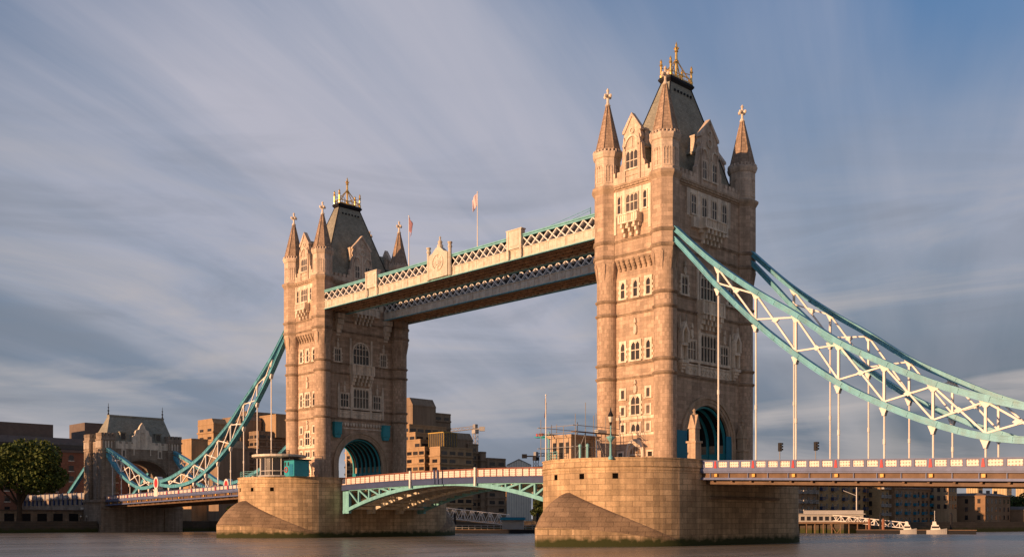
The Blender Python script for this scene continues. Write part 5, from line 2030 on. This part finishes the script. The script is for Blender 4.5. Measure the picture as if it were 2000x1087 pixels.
# right-hand waterfront, under the deck
def warehouse(name, x0, x1, y0, y1, z1, m, label, rows, cols, balc=None, fh=2.5, roof='roof_dark', gab=0.0, wend=0, frame_m=None):
    root = thing(name, ((x0 + x1) / 2, (y0 + y1) / 2, G), label, 'warehouse flats' if name == 'warehouse' else 'building', 'waterfront buildings')
    b = MB(); b.box(x0, x1, y0, y1, G, z1)
    b.box(x0 - 0.1, x1 + 0.2, y0 - 0.2, y1 + 0.1, z1 - 0.3, z1)
    b.build('wall', m, root)
    b = MB()
    if gab:
        b.frustum((x0 - 0.2, x1 + 0.2, y0 - 0.2, y1 + 0.2), z1, (x0 + 2.0, x1 - 2.5, y0 + 1.5, y1 - 1.5), z1 + gab)
    else:
        b.box(x0 + 0.2, x1 - 0.2, y0 + 0.2, y1 - 0.2, z1, z1 + 0.25)
    for i in range(3):
        q = y0 + (y1 - y0) * (0.2 + 0.3 * i)
        b.box(x1 - 3.6, x1 - 2.8, q, q + 1.0, z1, z1 + gab + 0.9)
    b.build('roof', roof, root)
    for r in range(rows):
        for c in range(cols):
            y = y0 + (y1 - y0) * (c + 0.5) / cols
            z = z1 - 1.7 - r * fh
            if z < G + 0.6:
                continue
            o = pane(root, x1 + 0.03, y, z, 's', min(0.95, (y1 - y0) / cols * 0.55), 1.35)
            if balc and (c % 2 == 0 or balc[1]):
                bb = MB()
                bb.box(x1, x1 + 0.9, y - 0.85, y + 0.85, z - 0.95, z - 0.85)
                for q in range(5):
                    yy = y - 0.8 + 0.4 * q
                    bb.box(x1 + 0.82, x1 + 0.88, yy - 0.05, yy + 0.05, z - 0.85, z - 0.1)
                bb.box(x1 + 0.8, x1 + 0.9, y - 0.85, y + 0.85, z - 0.15, z - 0.05)
                bb.box(x1, x1 + 0.85, y - 0.85, y - 0.8, z - 0.85, z - 0.1)
                bb.build('balcony', balc[0], root)
        for c in range(wend):
            x = x0 + (x1 - x0) * (c + 0.5) / wend
            z = z1 - 1.7 - r * fh
            if z > G + 0.6:
                pane(root, x, y0 - 0.03, z, 'w', 0.9, 1.35)
    return root


warehouse('warehouse', -18, -5.8, 112.6, 124.4, 15.2, 'brick_brown', 'brown block with pale balconies next to the nearer pier', 5, 4, ('steel_pale', True), wend=3)
warehouse('warehouse', -18, -6.0, 125.4, 152.4, 13.6, 'brick_yellow', 'yellow brick flats with blue roof and dark blue balconies under the deck', 4, 9, ('navy', False), roof='blue_hoarding', gab=1.6, wend=3)
warehouse('glass_tower', -14, -2.4, 153.2, 158.6, 17.0, 'brick_yellow', 'narrow glazed stair block with a lit side wall', 5, 2, ('steel_pale', True), wend=2)
warehouse('warehouse', -14, -1.4, 160.0, 196.5, 12.4, 'brick_brown', 'long dark brick flats with teal balconies and low roof', 4, 13, ('blue_hoarding', False), gab=1.6, wend=3)
warehouse('warehouse', -6, 3.8, 184, 190.0, 16.4, 'concrete_warm', 'orange rendered block rising behind the long dark flats', 4, 3, None, wend=5)
warehouse('warehouse', -2, 9.2, 197.6, 217.6, 10.6, 'brick_brown', 'small dark brick block with overhanging flat roof', 3, 6, None, gab=0.8, wend=3)
warehouse('shed', 2, 14.4, 219, 262, 6.4, 'brick_brown', 'low dark sheds at the right edge under the trees', 2, 12, None, gab=1.0)
for x, y, sx, sy, h, lab in ((-190, 697, 9, 9, 38, 'far round-sided pale tower block seen below the deck'), (-176, 715, 11, 10, 38, 'far cream tower block at the right edge below the deck'), (-165, 726, 6, 8, 38, 'far slim tower with a blue side, rightmost below the deck')):
    t_ = thing('tower_block', (x, y, G), lab, 'tower block', 'far tower blocks')
    m = MB(); m.box(x - sx / 2, x + sx / 2, y - sy / 2, y + sy / 2, G, h)
    for i in range(5):
        q = x - sx / 2 + sx * (i + 0.5) / 5
        m.box(q - 0.5, q + 0.5, y - sy / 2 - 0.5, y - sy / 2, G, h)
    m.build('wall', 'tower_cream', t_)
    m = MB()
    for i in range(10):
        m.box(x + sx / 2, x + sx / 2 + 0.1, y - sy / 2 + 0.5, y + sy / 2 - 0.5, 6 + i * 3.0, 7.3 + i * 3.0)
    m.build('window_band', 'grey_metal', t_)

# jetty with pavilion, gangways, boats
jt = thing('jetty', (5, 108, 0), 'white waterside pavilion on a piled jetty, right of the nearer pier', 'jetty')
ML = Matrix.Translation((-1.5, 106.5, 0)) @ Matrix.Rotation(radians(20), 4, 'Z')
ML = Matrix.Translation((0.0, 106.0, 0)) @ Matrix.Rotation(radians(35), 4, 'Z')
m = MB(ML); m.box(-3, 16, -0.6, 5.5, 2.3, 2.75); m.build('deck', 'wood', jt)
for i in range(10):
    m = MB(ML); x = -2.6 + i * 2.0; m.lathe([(0.16, -2), (0.16, 2.3)], x, -0.2, 8); m.build('pile', 'wood', jt)
m = MB(ML)
m.tube((7, -0.2, 2.3), (8.5, -0.2, 0), 0.12, 6); m.tube((10, -0.2, 2.3), (8.7, -0.2, 0), 0.12, 6)
m.build('strut', 'wood', jt)
m = MB(ML); m.box(-3, 15, 1.5, 5.2, 2.75, 4.6); m.build('pavilion_wall', 'steel_pale', jt)
m = MB(ML)
for i in range(12):
    x = -2.3 + i * 1.45
    m.box(x - 0.45, x + 0.45, 1.44, 1.5, 3.1, 4.1)
m.build('pavilion_glazing', 'dark_glass', jt)
m = MB(ML); m.box(-3.4, 15.4, 1.0, 5.4, 4.6, 4.8); m.box(-3.0, -0.4, 0.9, 1.4, 4.8, 6.0); m.box(0.8, 15, 1.3, 1.5, 4.8, 5.6); m.build('pavilion_roof', 'steel_pale', jt)


def gangway(p0, p1, wd, ht, label, bays, mm='white_paint'):
    root = thing('gangway', tuple(p0), label, 'gangway', 'gangways to the pontoons')
    p0 = Vector(p0); p1 = Vector(p1)
    d = (p1 - p0).normalized()
    e = Vector((-d.y, d.x, 0)).normalized() * wd / 2
    up = Vector((0, 0, ht))
    for s_ in (1, -1):
        b = MB()
        b.bar(p0 + e * s_, p1 + e * s_, 0.14, 0.18)
        b.bar(p0 + e * s_ + up, p1 + e * s_ + up, 0.14, 0.18)
        for i in range(bays):
            q0 = p0.lerp(p1, i / bays) + e * s_; q1 = p0.lerp(p1, (i + 0.5) / bays) + e * s_; q2 = p0.lerp(p1, (i + 1) / bays) + e * s_
            b.bar(q0 + up, q1, 0.1, 0.13); b.bar(q1, q2 + up, 0.1, 0.13)
            b.bar(q0, q0 + up, 0.1, 0.12)
        b.bar(p1 + e * s_, p1 + e * s_ + up, 0.1, 0.14)
        b.build('truss', mm, root)
    b = MB(); b.bar(p0, p1, wd, 0.1); b.build('walkway_floor', 'wood', root)


gangway((-66, 44.5, 4.0), (-49.5, 53.5, 2.0), 1.8, 2.5, 'white latticed gangway sloping down, seen under the drawbridge', 8)
gangway((5.2, 112.5, 3.1), (21.5, 118.5, 1.2), 1.6, 1.35, 'sunlit white latticed gangway sloping down beside the jetty pavilion', 9)


def pontoon(M, l, wd, label, rail=True):
    root = thing('pontoon', tuple(M.translation), label, 'pontoon', 'floating pontoons')
    b = MB(M); b.box(-l / 2, l / 2, -wd / 2, wd / 2, -0.3, 0.85); b.build('hull', 'iron', root)
    b = MB(M); b.box(-l / 2 - 0.1, l / 2 + 0.1, -wd / 2 - 0.1, wd / 2 + 0.1, 0.85, 0.98); b.build('deck', 'wood', root)
    if rail:
        b = MB(M)
        k = int(l / 1.5)
        for i in range(k + 1):
            x = -l / 2 + l * i / k
            b.box(x - 0.06, x + 0.06, -wd / 2, -wd / 2 + 0.08, 0.98, 2.0)
        for z in (1.4, 2.0):
            b.box(-l / 2, l / 2, -wd / 2, -wd / 2 + 0.06, z - 0.05, z + 0.05)
        b.build('railing', 'steel_pale', root)
    for x in (-l * 0.3, l * 0.3):
        b = MB(M); b.lathe([(0.28, -2), (0.28, 4.6), (0.05, 5.0)], x, wd / 2 + 0.4, 10); b.build('mooring_pile', 'iron', root)
    return root


pontoon(Matrix.Translation((-50, 49.5, 0)) @ Matrix.Rotation(radians(40), 4, 'Z'), 34, 4, 'dark pontoon with pale railing between the two piers')
pontoon(Matrix.Translation((25, 114.5, 0)) @ Matrix.Rotation(radians(24), 4, 'Z'), 26, 4, 'dark pontoon carrying moored boats, under the deck', False)
m = thing('ticket_shelter', (-47.5, 54, 1), 'small shelter with blue awning on the pontoon between the piers', 'shelter')
b = MB(Matrix.Translation((-47.5, 53.2, 0)) @ Matrix.Rotation(radians(40), 4, 'Z')); b.box(-2.6, 2.6, -0.8, 0.8, 0.98, 3.2); b.build('wall', 'steel_pale', m)
b = MB(Matrix.Translation((-47.5, 53.2, 0)) @ Matrix.Rotation(radians(40), 4, 'Z')); b.box(-3, 3, -1.6, 1.2, 3.2, 3.9); b.build('awning', 'blue_hoarding', m)


def boat(M, l, label, mast):
    root = thing('motor_boat', tuple(M.translation), label, 'boat', 'moored motor boats')
    b = MB(M)
    hw = l * 0.15
    k = 10
    rows = []
    vs = []; fs = []
    for i in range(k + 1):
        t = i / k
        w_ = hw * (1 - max(0, (t - 0.45) / 0.55) ** 2) * (0.85 + 0.15 * min(1, t * 4))
        zt = 0.9 + 0.45 * t * t
        x = -l / 2 + l * t
        vs += [(x, -w_ * 0.7, -0.1), (x, -w_, zt), (x, w_, zt), (x, w_ * 0.7, -0.1)]
    for i in range(k):
        for j in range(4):
            fs.append((i * 4 + j, i * 4 + (j + 1) % 4, (i + 1) * 4 + (j + 1) % 4, (i + 1) * 4 + j))
    fs += [(0, 1, 2, 3), (k * 4, k * 4 + 1, k * 4 + 2, k * 4 + 3)]
    b.add(vs, fs); b.build('hull', 'steel_pale', root)
    b = MB(M)
    b.frustum((-l * 0.3, l * 0.2, -hw * 0.7, hw * 0.7), 0.95, (-l * 0.25, l * 0.08, -hw * 0.6, hw * 0.6), 2.1)
    b.frustum((-l * 0.22, l * 0.0, -hw * 0.5, hw * 0.5), 2.1, (-l * 0.2, -l * 0.04, -hw * 0.45, hw * 0.45), 2.9)
    c = b.build('cabin', 'white_paint', root)
    b = MB(M); b.box(-l * 0.24, l * 0.12, -hw * 0.69, -hw * 0.66, 1.35, 1.8); b.build('window', 'dark_glass', c)
    if mast:
        b = MB(M); b.tube((-l * 0.1, 0, 2.9), (-l * 0.1, 0, 5.4), 0.05, 5); b.build('mast', 'white_paint', root)


RT = Matrix.Rotation(radians(24), 4, 'Z')
boat(Matrix.Translation((24.5, 112.0, 0)) @ RT, 3.6, 'white motor boat at the pontoon, left of the boat with a mast', False)
boat(Matrix.Translation((30.2, 114.2, 0)) @ RT, 4.4, 'white motor boat with a thin mast at the pontoon', True)
fp = thing('yard_mast', (10, 113, 0), 'tall white ship-style mast with slanting yard, beside the jetty gangway', 'mast')
b = MB(); b.lathe([(0.16, 0), (0.10, 14.0), (0.02, 14.5)], 7.5, 120, 8); b.build('pole', 'white_paint', fp)
b = MB(); b.tube((7.5, 120, 9.3), (5.2, 117.6, 10.6), 0.07, 5); b.build('yard', 'white_paint', fp)
for (x, y), lab in (((14.6, 112.6), 'thick rust-red mooring post before the middle of the sunlit gangway'), ((17.6, 113.6), 'thick rust-red mooring post before the lower end of the sunlit gangway')):
    b = MB(); b.lathe([(0.35, -2), (0.35, 3.2), (0.1, 3.6)], x, y, 10)
    tag(b.build('mooring_post', 'brick_red'), lab, 'post', 'rust-red mooring posts')

# quay walls
def wall_run(pts, h0, h1, th, m, label):
    b = MB()
    for a, c in zip(pts, pts[1:]):
        d = Vector((c[0] - a[0], c[1] - a[1], 0)).normalized()
        e = Vector((-d.y, d.x, 0)) * th
        b.add([(a[0], a[1], h0), (c[0], c[1], h0), (c[0] + e.x, c[1] + e.y, h0), (a[0] + e.x, a[1] + e.y, h0), (a[0], a[1], h1), (c[0], c[1], h1), (c[0] + e.x, c[1] + e.y, h1), (a[0] + e.x, a[1] + e.y, h1)],
              [(0, 1, 2, 3), (4, 5, 6, 7), (0, 1, 5, 4), (1, 2, 6, 5), (2, 3, 7, 6), (3, 0, 4, 7)])
    return tag(b.build('quay_wall', m), label, 'quay wall', 'river walls')


wall_run([(-137.4, -300), (-137.4, -11.6)], -3, 2.9, 0.9, 'quay', 'dark river wall below the tree, left of the gatehouse')
wall_run([(-137.2, 12.0), (-137.2, 20), (-107.4, 51.6), (-69.5, 83.4)], -3, 2.9, 0.9, 'quay', 'dark river wall between the gatehouse and the hotel front')
wall_run([(-69.5, 83.4), (8.6, 111.4), (31.6, 205), (70.6, 420)], -3, 2.7, 0.9, 'quay', 'dark river wall under the waterfront buildings')

# low sheds on the wharf, lamps
sh = thing('wharf_shed', (-150, -24, G), 'long low dark shed on the wharf under the tree', 'shed')
b = MB(); b.box(-158, -149, -40, -10.6, G, 5.6); b.build('wall', 'abutment_stone', sh)
b = MB(); b.box(-158.3, -148.6, -40.3, -10.4, 5.6, 5.95); b.build('roof', 'roof_dark', sh)
for i in range(7):
    b = MB(); y = -38 + i * 4.1; b.box(-149, -148.95, y - 1.2, y + 1.2, 2.6, 4.9); b.build('opening', 'iron', sh)
for y in (-14.6, -13.1):
    p = thing('globe_lamp', (-141, y, G), 'small white globe lamp on the wharf, ' + ('farther from' if y < -14 else 'closer to') + ' the gatehouse', 'lamp', 'pair of globe lamps on the wharf')
    b = MB(); b.lathe([(0.06, G), (0.05, G + 1.6)], -141, y, 6); b.build('post', 'iron', p)
    b = MB(); b.lathe([(0.05, G + 1.55), (0.22, G + 1.7), (0.26, G + 1.85), (0.2, G + 2.0), (0.05, G + 2.1)], -141, y, 8); b.build('globe', 'lamp_glass', p)

# ------------------------------------------------------------------ trees
def crown_mesh(name, blobs, n, leaf, m, seed):
    rnd = random.Random(seed)
    vs = []; fs = []
    tot = sum(r[3] ** 2 for r in blobs)
    for (bx, by, bz, br) in blobs:
        for _ in range(int(n * br ** 2 / tot)):
            while True:
                v = Vector((rnd.uniform(-1, 1), rnd.uniform(-1, 1), rnd.uniform(-1, 1)))
                if 0.25 < v.length < 1:
                    break
            v = v.normalized() * (v.length ** 0.45)
            c = Vector((bx, by, bz)) + Vector((v.x * br, v.y * br, v.z * br * 0.82))
            a = Vector((rnd.gauss(0, 1), rnd.gauss(0, 1), rnd.gauss(0, 1))).normalized()
            bb = a.cross(Vector((rnd.gauss(0, 1), rnd.gauss(0, 1), rnd.gauss(0, 1)))).normalized()
            s = leaf * rnd.uniform(0.6, 1.3)
            o = len(vs)
            vs += [tuple(c + a * s), tuple(c + bb * s * 0.7), tuple(c - a * s), tuple(c - bb * s * 0.7)]
            fs.append((o, o + 1, o + 2, o + 3))
    me = bpy.data.meshes.new(name)
    me.from_pydata(vs, [], fs)
    me.materials.append(MATS[m])
    return me


def tree_proto(R, H, th, n, leaf, m, seed, cols=9):
    rnd = random.Random(seed)
    blobs = []
    for i in range(cols):
        a = rnd.uniform(0, 2 * pi); q = rnd.uniform(0.2, 0.72) * R
        z = th + (H - th) * rnd.uniform(0.25, 0.8)
        blobs.append((q * 1.15 * cos(a), q * 1.15 * sin(a), z, R * rnd.uniform(0.22, 0.42)))
    blobs.append((0, 0, H - R * 0.5, R * 0.5))
    cm = crown_mesh('crown', blobs, n, leaf, m, seed)
    b = MB()
    b.lathe([(R * 0.075, -0.5), (R * 0.055, th * 0.5), (R * 0.05, th), (R * 0.02, H * 0.75)], 0, 0, 8)
    for bx, by, bz, br in blobs[:6]:
        b.tube((0, 0, th * 0.75), (bx * 0.8, by * 0.8, bz), R * 0.03, 6, R * 0.01)
    return cm, b


TREES = {}
for key, args in {'plane': (8.0, 16.0, 4.2, 12500, 0.30, 'leaf', 11, 36), 'bushy': (5.0, 9.0, 2.0, 5000, 0.32, 'leaf_dark', 5, 14), 'tall': (8.5, 14.0, 3.5, 8000, 0.6, 'leaf_dark', 8, 14)}.items():
    cm, b = tree_proto(*args)
    TREES[key] = (cm, b)


def tree(key, x, y, z, label, sc=1.0, rz=0.0, group=None, name='broadleaf_tree'):
    cm, b = TREES[key]
    root = thing(name, (x, y, z), label, 'tree', group)
    root.scale = (sc, sc, sc); root.rotation_euler = (0, 0, rz)
    t = b.build('trunk', 'bark', None, origin=(0, 0, 0)) if key not in TM else TM[key].copy()
    if key in TM:
        COL.objects.link(t)
    else:
        TM[key] = t
    t.parent = root
    c = bpy.data.objects.new('crown', cm)
    COL.objects.link(c)
    c.parent = root
    return root


TM = {}
tree('plane', -141.5, -29.8, G, 'big dark green broadleaf tree on the wharf at the left edge', 1.36, 0.4)
for i, (x, y, s) in enumerate(((-62, 92, 1.0), (-54, 95, 0.95), (-46, 97, 1.1), (-38, 101, 1.0), (-30, 103, 1.05), (-72, 90, 0.8))):
    tree('bushy', x, y, G, 'dark bushy tree under the drawbridge, ' + ['second', 'third', 'fourth', 'fifth', 'sixth', 'first'][i] + ' from the farther pier', s, i * 1.1, 'row of trees under the drawbridge')
for i, (x, y, s) in enumerate(((1, 238, 1.0), (7, 243, 1.1), (13, 248, 1.1), (20, 256, 1.1))):
    tree('bushy', x, y, G, 'green tree beyond the low sheds, ' + ['first', 'second', 'third', 'fourth'][i] + ' from the small dark brick block', s, i * 1.7, 'trees at the right edge')
tree('bushy', -150, 36, G, 'small dark tree at the foot of the hotel wing, behind the chain', 0.6, 0.3)
for i, (x, y, s) in enumerate(((-143, -66, 1.0), (-153, -64, 1.08), (-163, -66, 1.02), (-173, -64, 1.1), (-183, -66, 1.05), (-195, -66, 1.1), (-208, -70, 1.1))):
    tree('tall', x, y, G, 'tall dense wharf tree, ' + ['first', 'second', 'third', 'fourth', 'fifth', 'sixth', 'seventh'][i] + ' in the row from the river', s, i * 0.9, 'row of tall wharf trees')
